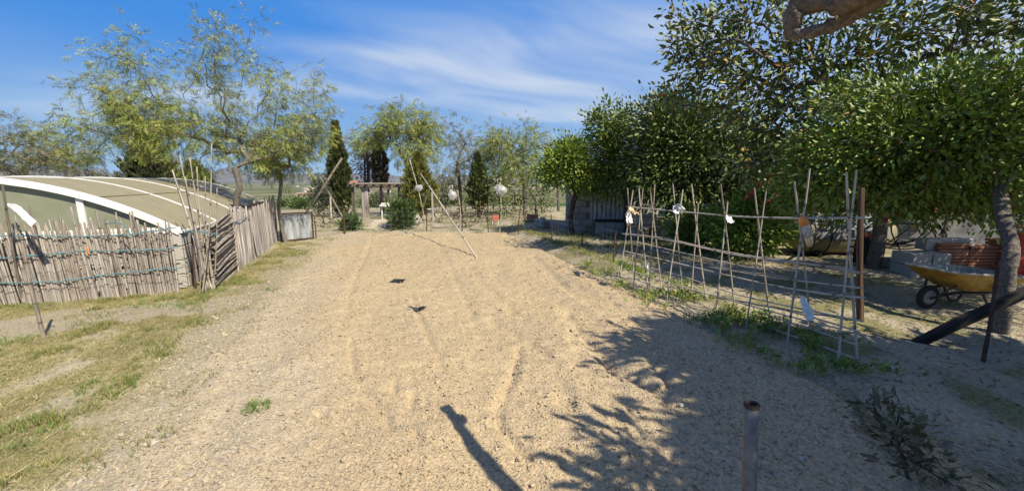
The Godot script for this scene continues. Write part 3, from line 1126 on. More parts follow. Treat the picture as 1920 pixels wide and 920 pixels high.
func build_back() -> void:
	# low wire fence round the far end and down the shaded side
	var px := [[592, 446], [645, 438], [733, 434], [800, 433], [866, 434], [916, 437], [972, 441], [1035, 448], [1092, 466], [1150, 492]]
	var fb := gp(645, 438)
	var f := thing("wire_fence", "low rusty wire fence round the far end of the tilled plot", "fence", fb)
	var tops: Array = []
	for k in px.size():
		var b := gp(px[k][0], px[k][1])
		b.y = ground_y(b.x, b.z) - 0.05
		var t := b + Vector3(rng.randf_range(-0.04, 0.04), 0.66 + rng.randf_range(0, 0.1), rng.randf_range(-0.03, 0.03))
		stick("post", b, t, 0.018 if k != 1 else 0.03, M.rust, f)
		tops.append([b, t])
	for k in tops.size() - 1:
		var st := SurfaceTool.new()
		st.begin(Mesh.PRIMITIVE_TRIANGLES)
		var cy := ring_mesh([[Vector3.ZERO, Vector3.RIGHT, Vector3.BACK], [Vector3.UP, Vector3.RIGHT, Vector3.BACK]], 3, false)
		for i in 5:
			var h := 0.12 + i * 0.14
			var a: Vector3 = tops[k][0] + Vector3(0, h, 0)
			var b: Vector3 = tops[k + 1][0] + Vector3(0, h, 0)
			st.append_from(cy, 0, along(a, b, 0.0022))
		var n := int((tops[k][0] - tops[k + 1][0]).length() / 0.18)
		for i in range(1, n):
			var a: Vector3 = (tops[k][0] as Vector3).lerp(tops[k + 1][0], float(i) / n)
			st.append_from(cy, 0, along(a + Vector3(0, 0.1, 0), a + Vector3(0.01, 0.69, 0), 0.0018))
		var w := put("wire_mesh", st.commit(), M.wire, f)
		w.set_meta("kind", "stuff")
	# crossed poles behind the panel
	var a := gp(545, 440)
	var o := thing("leaning_pole", "thick pale pole leaning up to the right behind the metal panel", "pole", a)
	stick("shaft", a, dp(641, 296, 11.4), 0.035, M.cane1, o)
	a = gp(655, 431)
	o = thing("thin_leaning_pole", "thin pole crossing the thick one, leaning from the wire fence", "pole", a)
	stick("shaft", a, dp(598, 330, 11.4), 0.02, M.cane2, o)
	# long cane slanting over the far end of the plot
	a = gp(898, 488)
	o = thing("slanting_cane", "very long pale cane slanting up from the tilled soil", "cane", a)
	stick("shaft", a + Vector3(0.03, -0.06, 0.03), dp(788, 325, 12.0), 0.019, M.cane0, o)
	a = gp(783, 425)
	o = thing("prop_cane", "short cane propping up the long slanting cane", "cane", a)
	stick("shaft", a, dp(807, 346, 11.95), 0.018, M.cane2, o)
	# canes with inflated plastic bags
	for d in [[800, 431, 768, 288, 786, 352, 0.14, 1, "bent cane with a torn white plastic bag beside the slanting cane"], [862, 431, 858, 345, 849, 366, 0.17, 2, "thin cane with a drooping clear plastic bag in the middle of the fence"], [936, 437, 937, 330, 941, 356, 0.20, 3, "cane with a puffed up white plastic bag with a loop handle"]]:
		var b := gp(d[0], d[1])
		b.y = ground_y(b.x, b.z) - 0.05
		var dep := -b.z
		o = thing("bag_scarecrow", d[8], "scarecrow", b, "bag scarecrows along the fence")
		var top := dp(d[2], d[3] + 12, dep)
		put("cane", tube(smooth_path([b, (b + top) / 2 + Vector3(0.05, 0, 0), top], 5), 0.014, 6), M.cane2, o)
		var c := dp(d[4], d[5], dep)
		var bag := put("bag", bag_mesh(d[7]), M.plastic_clear, o, Transform3D(Basis.from_scale(Vector3.ONE * d[6]), c))
		bag.rotation.z = [0.0, 0.9, -0.3, 0.25][d[7]]
		if d[7] > 1:
			var hp: Vector3 = c + Vector3(-0.17, 0.24, 0) * (d[6] / 0.26)
			put("handle", tube([hp, hp + Vector3(0.0, 0.13, 0), hp + Vector3(0.1, 0.17, 0), hp + Vector3(0.1, 0.05, 0)], 0.012, 5), M.plastic_white, o)
	# bird cage of rough timber
	var base := gp(706, 413)
	var wl := 85.0 * 16.2 / F
	var hgt := 1.38
	o = thing("timber_aviary", "open timber framed aviary with wire front under the trees", "aviary", base)
	var x0 := base.x - 0.92
	var z0 := base.z
	for q in [[x0, z0], [x0 + wl, z0], [x0, z0 - 1.3], [x0 + wl, z0 - 1.3], [x0 + 1.05, z0 - 1.3]]:
		put("post", cbox(Vector3(0.09, hgt + 0.1, 0.09), 0.008), M.old_wood, o, Transform3D(Basis(), Vector3(q[0], hgt / 2 - 0.02, q[1])))
	put("post", cbox(Vector3(0.27, hgt + 0.2, 0.10), 0.01), M.board1, o, Transform3D(Basis(), Vector3(x0 + 0.50, hgt / 2, z0 + 0.02)))
	put("beam", cbox(Vector3(wl + 0.3, 0.11, 0.12), 0.01), M.old_wood, o, Transform3D(Basis(), Vector3(x0 + wl / 2, hgt + 0.05, z0 + 0.12)))
	put("beam", cbox(Vector3(wl + 0.3, 0.1, 0.1), 0.01), M.old_wood, o, Transform3D(Basis(), Vector3(x0 + wl / 2, hgt + 0.05, z0 - 1.3)))
	for i in 7:
		put("roof_slat", cbox(Vector3(0.1, 0.05, 1.75), 0.006), M.brush2, o, Transform3D(Basis(), Vector3(x0 + 0.02 + i * wl / 6.0, hgt + 0.135, z0 - 0.6)))
	var sm := SurfaceTool.new()
	sm.begin(Mesh.PRIMITIVE_TRIANGLES)
	var cyl := ring_mesh([[Vector3.ZERO, Vector3.RIGHT, Vector3.BACK], [Vector3.UP, Vector3.RIGHT, Vector3.BACK]], 3, false)
	for i in 24:
		var xx := x0 + wl * (i + 0.5) / 24
		sm.append_from(cyl, 0, along(Vector3(xx, 0, z0 + 0.055), Vector3(xx, hgt, z0 + 0.055), 0.0025))
	for i in 14:
		sm.append_from(cyl, 0, along(Vector3(x0, 0.05 + i * 0.1, z0 + 0.06), Vector3(x0 + wl, 0.05 + i * 0.1, z0 + 0.06), 0.0025))
	put("wire_front", sm.commit(), M.wire, o).set_meta("kind", "stuff")
	stick("perch", Vector3(x0 + 0.2, 0.0, z0 - 0.5), Vector3(x0 + 0.38, 1.0, z0 - 0.6), 0.03, M.bark_pale, o)
	# ridge tile on the aviary
	var tp := Vector3(x0 + 0.12, hgt + 0.16, z0 + 0.02)
	o = thing("clay_tile", "orange clay tile lying on the corner of the aviary roof", "tile", tp)
	put("tile", half_tile(0.34, 0.11), M.terracotta1, o, Transform3D(Basis(Vector3.UP, PI / 2), tp))
	# white hutch
	var hb := gp(731, 416)
	o = thing("small_hutch", "little white framed hutch with pitched roof beside the green bush", "hutch", hb)
	for q in [[-0.3, 0.0], [0.3, 0.0], [-0.3, -0.5], [0.3, -0.5]]:
		put("post", cbox(Vector3(0.045, 0.62, 0.045), 0.005), M.white_paint, o, Transform3D(Basis(), hb + Vector3(q[0], 0.30, q[1])))
	for y in [0.28, 0.6]:
		put("rail", cbox(Vector3(0.555, 0.04, 0.03), 0.005), M.white_paint, o, Transform3D(Basis(), hb + Vector3(0, y, 0.0)))
	put("back_panel", cbox(Vector3(0.55, 0.58, 0.02), 0.004), M.galvanised, o, Transform3D(Basis(), hb + Vector3(0, 0.3, -0.5)))
	put("door_bar", cbox(Vector3(0.03, 0.58, 0.02), 0.004), M.white_paint, o, Transform3D(Basis(), hb + Vector3(0.02, 0.3, 0.03)))
	put("roof", gable(0.76, 0.72, 0.13), M.stone_white, o, Transform3D(Basis(), hb + Vector3(0, 0.625, -0.25)))
	# small things on the bank
	var ch := gp(929, 422)
	o = thing("red_chair", "small red plastic chair standing on the bank behind the fence", "chair", ch)
	put("seat", cbox(Vector3(0.24, 0.02, 0.22), 0.006), M.faded_red, o, Transform3D(Basis(), ch + Vector3(0, 0.17, 0)))
	put("backrest", cbox(Vector3(0.24, 0.18, 0.02), 0.006), M.faded_red, o, Transform3D(Basis(Vector3.RIGHT, -0.15), ch + Vector3(0, 0.28, -0.11)))
	for q in [[-0.1, 0.09], [0.1, 0.09], [-0.1, -0.09], [0.1, -0.09]]:
		put("leg", cbox(Vector3(0.022, 0.17, 0.022), 0.003), M.plastic_white, o, Transform3D(Basis(), ch + Vector3(q[0], 0.08, q[1])))
	var vb := gp(779, 424)
	o = thing("stone_urn", "rounded white stone urn at the foot of the prop cane", "urn", vb)
	var prof := [[0.0, 0.10], [0.05, 0.12], [0.12, 0.20], [0.22, 0.24], [0.32, 0.20], [0.38, 0.13], [0.42, 0.16], [0.45, 0.12]]
	put("body", lathe(prof, 14), M.stone_white, o, Transform3D(Basis(), vb))
	var ob := gp(998, 416)
	o = thing("orange_crate", "open orange plastic crate on the bank under the far trees", "crate", ob)
	for q in [[0, 0.15, 0.2, 0.44, 0.28, 0.02], [0, 0.15, -0.2, 0.44, 0.28, 0.02], [-0.21, 0.15, 0, 0.02, 0.28, 0.378], [0.21, 0.15, 0, 0.02, 0.28, 0.378], [0, 0.03, 0, 0.395, 0.02, 0.375]]:
		put("side" if q[1] > 0.1 else "bottom", cbox(Vector3(q[3], q[4], q[5]), 0.004), M.terracotta1, o, Transform3D(Basis(), ob + Vector3(q[0], q[1], q[2])))
	# pale concrete post with bracket
	var pb := gp(812, 424)
	o = thing("concrete_post", "slim pale concrete post with a short bracket behind the slanting cane", "post", pb)
	put("shaft", cbox(Vector3(0.06, 1.25, 0.06), 0.006), M.block2, o, Transform3D(Basis(), pb + Vector3(0, 0.6, 0)))
	put("bracket", cbox(Vector3(0.16, 0.03, 0.03), 0.004), M.white_paint, o, Transform3D(Basis(), pb + Vector3(-0.11, 0.62, 0)))
	pb = gp(590, 422)
	o = thing("pale_pole", "pale upright pole between the small pine and the cypress", "pole", gp(622, 420))
	stick("shaft", gp(622, 420), dp(619, 366, 14.6), 0.04, M.cane2, o)
	# low concrete kerb towards the shed
	var k0 := gp(1003, 424)
	var k1 := gp(1085, 430)
	o = thing("concrete_kerb", "long low concrete kerb running up to the block shed", "kerb", (k0 + k1) / 2)
	var kd := (k1 - k0).normalized()
	put("beam", cbox(Vector3((k1 - k0).length(), 0.3, 0.22), 0.015), M.block1, o, Transform3D(Basis(kd, Vector3.UP, kd.cross(Vector3.UP)), (k0 + k1) / 2 + Vector3(0, 0.12, 0)))
	# boulder
	var bo := gp(1016, 425)
	var bl := put("boulder", lump(21, 0.25, 8, 10), M.block4, self, Transform3D(Basis.from_scale(Vector3(0.14, 0.24, 0.14)), bo + Vector3(0, 0.15, 0.3)))
	tag(bl, "upright rounded stone in the grass before the concrete kerb", "stone")
	# block shed under the citrus trees
	var s0 := Vector3(1.98, 0, -12.3)
	o = thing("block_shed", "grey block shed with corrugated sheet door under dark trees", "shed", s0 + Vector3(1.3, 0, -0.8))
	put("core", cbox(Vector3(2.58, 2.0, 1.9), 0.005), M.joint, o, Transform3D(Basis(), s0 + Vector3(1.3, 1.0, -1.0)))
	for row in 10:
		for k in 7:
			var w := 0.39
			var xx := 0.2 + k * 0.4 - (0.2 if row % 2 else 0.0)
			if xx - w / 2 < 0.0:
				xx = 0.095; w = 0.19
			if xx + w / 2 > 2.6:
				continue
			if xx > 0.5 and xx < 1.6 and row < 9:
				continue
			put("block", cbox(Vector3(w, 0.19, 0.06), 0.008), M["block%d" % (rng.randi() % 5)], o, Transform3D(Basis(), s0 + Vector3(xx, 0.1 + row * 0.2, -0.04)))
	put("roof", cbox(Vector3(3.0, 0.1, 2.4), 0.01), M.block3, o, Transform3D(Basis(Vector3.RIGHT, 0.04), s0 + Vector3(1.3, 2.09, -0.9)))
	var cor: Array = []
	var dv := PackedVector3Array()
	var di := PackedInt32Array()
	for i in 61:
		var xx := 0.52 + i * 0.018
		var zz := 0.03 + 0.018 * sin(i * TAU / 8.0)
		dv.append(s0 + Vector3(xx, 0.3, zz))
		dv.append(s0 + Vector3(xx, 1.75, zz))
	for i in 60:
		di.append_array([i * 2, i * 2 + 1, i * 2 + 2, i * 2 + 1, i * 2 + 3, i * 2 + 2])
	put("door", arr_mesh(dv, di, true), M.galvanised, o)
	var bb := s0 + Vector3(0.75, 0, 0.55)
	o = thing("block_bench", "low block bench with dark slab before the shed door", "bench", bb)
	for k in 3:
		for row in 2:
			put("block", cbox(Vector3(0.27, 0.19, 0.2), 0.01), M["block%d" % (rng.randi() % 5)], o, Transform3D(Basis(), bb + Vector3(k * 0.28, 0.09 + row * 0.195, 0)))
	put("slab", cbox(Vector3(0.98, 0.05, 0.34), 0.01), M.charred_wood, o, Transform3D(Basis(), bb + Vector3(0.28, 0.415, 0)))
	# far bench with a box and a board
	var tb := Vector3(3.55, 0, -10.9)
	o = thing("masonry_bench", "long low masonry bench with pale slab behind the trellis", "bench", tb)
	put("slab", cbox(Vector3(1.5, 0.06, 0.6), 0.01), M.pale_salmon, o, Transform3D(Basis(), tb + Vector3(0.55, 0.36, 0)))
	for k in 3:
		put("pier", cbox(Vector3(0.2, 0.33, 0.45), 0.01), M.block3, o, Transform3D(Basis(), tb + Vector3(-0.05 + k * 0.6, 0.16, 0)))
	o = thing("cream_trough", "flared cream coloured trough standing on the masonry bench", "trough", tb + Vector3(0.2, 0.39, 0.05))
	put("body", cbox(Vector3(0.62, 0.26, 0.35), 0.03), M.cream, o, Transform3D(Basis(), tb + Vector3(0.2, 0.52, 0.05)))
	put("rim", cbox(Vector3(0.68, 0.03, 0.40), 0.01), M.stone_white, o, Transform3D(Basis(), tb + Vector3(0.2, 0.665, 0.05)))
	o = thing("painted_board", "light blue and salmon painted board standing at the bench", "board", tb + Vector3(0.9, 0.39, 0.1))
	put("upper_panel", cbox(Vector3(0.66, 0.22, 0.03), 0.005), M.sky_blue, o, Transform3D(Basis(), tb + Vector3(0.9, 0.73, 0.1)))
	put("lower_panel", cbox(Vector3(0.62, 0.22, 0.03), 0.005), M.pale_salmon, o, Transform3D(Basis(), tb + Vector3(0.87, 0.50, 0.1)))
	put("frame_bar", cbox(Vector3(0.03, 0.5, 0.04), 0.005), M.charred_wood, o, Transform3D(Basis(), tb + Vector3(0.78, 0.63, 0.12)))

func lathe(prof: Array, sides: int) -> ArrayMesh:    # [y, radius] pairs
	var rings: Array = []
	for p in prof:
		rings.append([Vector3(0, p[0], 0), Vector3(p[1], 0, 0), Vector3(0, 0, p[1])])
	return ring_mesh(rings, sides)

func half_tile(l: float, r: float) -> ArrayMesh:
	var v := PackedVector3Array()
	var idx := PackedInt32Array()
	for i in 9:
		var a := PI * i / 8
		for q in [[r, 0.0], [r, l], [r - 0.015, l], [r - 0.015, 0.0]]:
			v.append(Vector3(cos(a) * q[0], sin(a) * q[0] * 0.8, q[1] - l / 2))
	for i in 8:
		for k in 4:
			var a := i * 4 + k
			var b := i * 4 + (k + 1) % 4
			idx.append_array([a, b, a + 4, b, b + 4, a + 4])
	return arr_mesh(v, idx, false)

func bag_mesh(seed_: int) -> ArrayMesh:      # a puffed plastic bag, gathered at the top left
	var n := FastNoiseLite.new()
	n.seed = seed_ * 13; n.frequency = 1.1; n.fractal_octaves = 3
	var v := PackedVector3Array()
	var idx := PackedInt32Array()
	var rings := 14
	var sides := 18
	for k in rings + 1:
		var th := PI * k / rings
		for i in sides:
			var a := TAU * i / sides
			var p := Vector3(sin(th) * cos(a), cos(th), sin(th) * sin(a))
			var pleat := 0.06 * sin(a * 7.0 + seed_) * (1.0 - th / PI)
			var r := 0.85 + 0.32 * n.get_noise_3dv(p) + pleat
			p *= r
			p.x -= 0.45 * maxf(0.0, p.y)
			p.x *= 1.05
			p.z *= 0.7
			v.append(p)
	for k in rings:
		for i in sides:
			var a := k * sides + i
			var b := k * sides + (i + 1) % sides
			idx.append_array([a, b, a + sides, b, b + sides, a + sides])
	return arr_mesh(v, idx, true)

# ---------------------------------------------------------------- right: yard behind the trellis

func build_right() -> void:
	# house wall
	var hd := Vector3(0.97, 0, 0.243)
	var hb := Basis(hd, Vector3.UP, hd.cross(Vector3.UP))
	var h0 := Vector3(6.3, 0, -10.6)
	var o := thing("house", "long salmon rendered house with grey base behind the lemon tree", "house", h0 + hd * 4.5)
	put("wall", cbox(Vector3(9.0, 1.6, 4.0), 0.01), M.salmon_wall, o, Transform3D(hb, h0 + hd * 4.5 + hb.z * -2.0 + Vector3(0, 0.82 + 0.8, 0)))
	put("base_course", cbox(Vector3(9.06, 0.9, 4.06), 0.01), M.grey_wall, o, Transform3D(hb, h0 + hd * 4.5 + hb.z * -2.0 + Vector3(0, 0.37, 0)))
	put("roof", gable(9.4, 4.4, 0.45), M.tile_roof, o, Transform3D(hb, h0 + hd * 4.5 + hb.z * -2.0 + Vector3(0, 2.425, 0)))
	for k in 2:
		var wc := h0 + hd * (3.2 + k * 3.2) + Vector3(0, 1.6, 0)
		var wn := put("window", cbox(Vector3(1.0, 1.1, 0.08), 0.01), M.far_glass, o, Transform3D(hb, wc))
		for e in [[0, 0.58, 1.2, 0.08], [0, -0.58, 1.2, 0.08], [-0.56, 0, 0.08, 1.08], [0.56, 0, 0.08, 1.08]]:
			put("frame", cbox(Vector3(e[2], e[3], 0.12), 0.008), M.old_wood, wn, Transform3D(hb, wc + hb * Vector3(e[0], e[1], 0.01)))
	# lying tank under a grey cover
	var tc := Vector3(7.25, 0.46, -8.5)
	o = thing("lying_tank", "long lying tank with grey cloth cover over its tan body", "tank", tc - Vector3(0, 0.46, 0))
	var body: Array = []
	for q in [[-1.15, 0.02], [-1.12, 0.2], [-1.04, 0.33], [-0.9, 0.41], [-0.6, 0.44], [0, 0.45], [0.6, 0.44], [0.9, 0.41], [1.04, 0.33], [1.12, 0.2], [1.15, 0.02]]:
		body.append([tc + Vector3(q[0], 0, 0), Vector3(0, q[1], 0), Vector3(0, 0, -q[1])])
	put("body", ring_mesh(body, 20), M.tan_plastic, o)
	var v := PackedVector3Array()
	var idx := PackedInt32Array()
	for i in 25:
		var t := i / 24.0
		var xx := lerpf(-1.17, 1.0, t)
		var rr := 0.47 * sqrt(clampf(1.0 - pow(absf(xx) / 1.2, 4.0), 0.02, 1.0))
		for k in 15:
			var a := lerpf(-0.15, PI + 0.15, k / 14.0)
			var r2 := rr + 0.012 * n_fine.get_noise_2d(i * 0.05, k * 0.05)
			v.append(tc + Vector3(xx, sin(a) * r2, cos(a) * r2))
	for i in 24:
		for k in 14:
			var p := i * 15 + k
			idx.append_array([p, p + 15, p + 1, p + 1, p + 15, p + 16])
	put("cover", arr_mesh(v, idx, true), M.grey_cloth, o)
	for k in 2:
		var lp := loop(tc + Vector3(-0.78 + k * 0.35, 0, 0), 0.485, Vector3(1, 0, 0.12), 24)
		put("hoop", tube(lp, 0.014, 6, false), M.rubber, o)
	for k in 2:
		put("cradle", cbox(Vector3(0.12, 0.12, 0.7), 0.01), M.charred_wood, o, Transform3D(Basis(), tc + Vector3(-0.6 + k * 1.2, -0.42, 0)))
	# concrete blocks
	var bpos := [[0.0, 0.0, 0.0], [0.0, 0.21, 0.0], [0.32, 0.0, 0.02], [0.32, 0.21, 0.0], [0.30, 0.0, -0.45], [0.55, 0.42, -0.2], [0.98, 0.42, -0.2]]
	var blab := ["pale concrete block at the foot of the left stack by the tank", "pale concrete block topping the left stack by the tank", "grey concrete block low beside the brick stack", "grey concrete block second up beside the brick stack", "concrete block hidden behind the pair of block stacks", "long concrete block lying across the back of the stacks", "concrete block lying over the clay brick stack"]
	var b0 := gp(1703, 516)
	for k in bpos.size():
		var c := b0 + Vector3(bpos[k][0], bpos[k][1] + 0.1, bpos[k][2])
		o = thing("concrete_block", blab[k], "block", c - Vector3(0, 0.1, 0), "concrete blocks by the tank")
		block_with_holes(o, c, Vector3(0.30 if k < 5 else 0.42, 0.2, 0.4 if k < 5 else 0.2))
	# stack of flat clay bricks
	var s0 := gp(1752, 516) + Vector3(0.02, 0, -0.15)
	o = thing("brick_stack", "long stack of flat ribbed terracotta bricks behind the wheelbarrow", "bricks", s0)
	for row in 11:
		for k in 3:
			if row == 10 and k == 0:
				continue
			if row > 8 and k == 1:
				continue
			var c := s0 + Vector3(0.27 + k * 0.53 + rng.randf_range(-0.015, 0.015), 0.03 + row * 0.056, rng.randf_range(-0.012, 0.012))
			put("brick", cbox(Vector3(0.51, 0.047, 0.26), 0.006), M["terracotta%d" % (rng.randi() % 5)], o, Transform3D(Basis(Vector3.UP, rng.randf_range(-0.012, 0.012)), c))
	# black hose in loops on the blocks
	var hp: Array = []
	var hc := b0 + Vector3(0.35, 0.62, -0.5)
	for i in 120:
		var a := i / 120.0 * TAU * 4.2
		var rr := 0.42 + 0.10 * sin(i * 0.21)
		hp.append(hc + Vector3(cos(a) * rr * 1.5 + 0.1 * sin(i * 0.05), sin(a) * rr * 0.55 + 0.06 * sin(i * 0.13), 0.12 * sin(i * 0.09)))
	hp.append(hc + Vector3(-0.8, -0.35, 0.2))
	hp.append(hc + Vector3(-1.0, -0.58, 0.25))
	o = thing("black_hose", "coils of black irrigation hose heaped over the blocks", "hose", hc - Vector3(0, 0.2, 0))
	put("coil", tube(hp, 0.012, 5), M.rubber, o)
	var arc := smooth_path([dp(1690, 470, 7.0), dp(1672, 430, 7.0), dp(1690, 398, 7.1), dp(1740, 385, 7.2), dp(1810, 390, 7.2), dp(1860, 420, 7.1)], 6)
	put("coil", tube(arc, 0.012, 5), M.rubber, o)
	# red basin, bucket, pot
	var rb := Vector3(6.95, 0.50, -7.35)
	o = thing("red_basin", "shallow red plastic basin upturned beside the concrete blocks", "basin", rb)
	put("bowl", lathe([[0.0, 0.22], [0.02, 0.225], [0.1, 0.18], [0.12, 0.14], [0.125, 0.02]], 16), M.red_plastic, o, Transform3D(Basis(), rb))
	put("stand", cbox(Vector3(0.34, 0.48, 0.3), 0.01), M.charred_wood, o, Transform3D(Basis(), rb + Vector3(0, -0.25, 0)))
	var kb := s0 + Vector3(1.35, 0.63, -0.02)
	o = thing("clay_pot", "plain terracotta pot standing on top of the brick stack", "pot", kb)
	put("pot", lathe([[0.0, 0.09], [0.02, 0.10], [0.2, 0.14], [0.205, 0.155], [0.24, 0.155], [0.24, 0.13], [0.2, 0.12]], 14), M.terracotta2, o, Transform3D(Basis(), kb))
	var ub := dp(1908, 468, 6.3)
	ub.y = 0.02
	o = thing("red_bucket", "tall red plastic drum behind the lemon tree trunk", "drum", ub)
	put("body", lathe([[0.0, 0.10], [0.4, 0.115], [0.72, 0.12], [0.74, 0.13], [0.76, 0.13], [0.76, 0.115]], 16), M.red_plastic, o, Transform3D(Basis(), ub))
	put("lid", lathe([[0.76, 0.118], [0.79, 0.115], [0.80, 0.02]], 16), M.stone_white, o, Transform3D(Basis(), ub))
	var cp := s0 + Vector3(1.3, 0.0, 0.32)
	o = thing("red_cloth", "red cloth bundle slumped against the brick stack", "cloth", cp)
	put("bundle", lump(44, 0.35, 8, 10), M.red_plastic, o, Transform3D(Basis.from_scale(Vector3(0.2, 0.22, 0.13)), cp + Vector3(0, 0.18, 0)))
	build_wheelbarrow()
	# garlands of red foil on strings
	for d in [[[[1400, 372], [1425, 345], [1452, 325]], 7.1, 5, "red garland hanging by the clipped green bush"], [[[1440, 378], [1462, 362], [1480, 345]], 7.1, 4, "short red garland hanging at the corner of the house"], [[[1662, 412], [1700, 390], [1745, 355], [1790, 318], [1810, 300]], 6.0, 8, "long red garland strung through the lemon tree"]]:
		var pts: Array = []
		for p in d[0]:
			pts.append(dp(p[0], p[1], d[1]))
		o = thing("red_garland", d[3], "garland", pts[0], "red garlands")
		var path := smooth_path(pts, 6)
		put("string", tube(path, 0.006, 4), M.rubber, o)
		for k in d[2]:
			var q: Vector3 = path[int((k + 0.5) / d[2] * path.size())]
			put("tassel", lump(60 + k, 0.45, 5, 7), M.red_plastic, o, Transform3D(Basis(Vector3(0.3, 0.2, 1).normalized(), rng.randf_range(0.2, 1.2)).scaled_local(Vector3(0.075, 0.024, 0.028)), q))
	# leaning charred log and thin post
	var lg := gp(1728, 640)
	var le := dp(1965, 528, 3.5)
	o = thing("leaning_log", "dark charred log leaning up towards the lemon tree trunk", "log", lg)
	put("shaft", tube([lg + (lg - le) * 0.05, lg.lerp(le, 0.3) + Vector3(0, 0.012, 0), lg.lerp(le, 0.65), le], [0.05, 0.056, 0.05, 0.052], 9), M.charred_wood, o)
	var tpb := gp(1845, 676)
	o = thing("rusty_stake", "thin rusty iron stake crossing in front of the charred log", "stake", tpb)
	stick("shaft", tpb - Vector3(0, 0.05, 0), dp(1872, 500, 3.3), 0.016, M.rust, o)
	put("hook", tube([dp(1872, 502, 3.3), dp(1866, 496, 3.3), dp(1858, 500, 3.3)], 0.008, 5), M.rust, o)
	# wooden post at the end of the trellis
	var wp := gp(1617, 604)
	o = thing("wooden_post", "reddish wooden post at the near end of the trellis", "post", wp)
	stick("shaft", wp - Vector3(0, 0.1, 0), dp(1617, 352, 4.27), 0.036, M.rusty_wood, o)
	for y in [430, 520]:
		put("wire_tie", tube(loop(dp(1617, y, 4.27), 0.042, Vector3.UP), 0.004, 4, false), M.rubber, o)
	# steel tube close by
	var tt := dp(1410, 757, 1.28)
	var tlow := dp(1405, 920, 1.27)
	var tbm := tt + (tlow - tt) * ((tt.y + 0.15) / (tt.y - tlow.y))
	o = thing("steel_tube", "upright grey steel tube with rusty open end in the foreground", "post", Vector3(tbm.x, 0, tbm.z))
	put("shaft", tube_hollow(tbm, tt, 0.0245, 0.019), M.pipe_steel, o)
	put("soil_plug", lump(8, 0.3, 6, 10), M.dark_rust, o, Transform3D(Basis.from_scale(Vector3(0.0188, 0.012, 0.0188)), tt - Vector3(0, 0.022, 0)))
	var tax := (tt - tbm).normalized()
	put("rusty_rim", tube_hollow(tt - tax * 0.012, tt + tax * 0.004, 0.0258, 0.0185), M.dark_rust, o)

func tube_hollow(a: Vector3, b: Vector3, r: float, ri: float) -> ArrayMesh:
	var d := (b - a).normalized()
	var x := d.cross(Vector3(0.2, 0.1, 1)).normalized()
	var z := x.cross(d)
	return ring_mesh([[a, x * r, z * r], [b - d * 0.003, x * r, z * r], [b, x * (r - 0.003), z * (r - 0.003)], [b, x * ri, z * ri], [b - d * 0.3, x * ri, z * ri]], 18, false)

func block_with_holes(o: Node3D, c: Vector3, s: Vector3) -> void:
	var m: Material = M["block%d" % (rng.randi() % 5)]
	var bs := Basis(Vector3.UP, rng.randf_range(-0.05, 0.05))
	put("shell", cbox(s, 0.01), m, o, Transform3D(bs, c))
	for k in 2:      # cells of the block, seen on top
		put("cell_rim", cbox(Vector3(s.x * 0.34, 0.006, s.z * 0.6), 0.002), M.joint, o, Transform3D(bs, c + bs * Vector3((k - 0.5) * s.x * 0.45, s.y / 2 + 0.001, 0)))

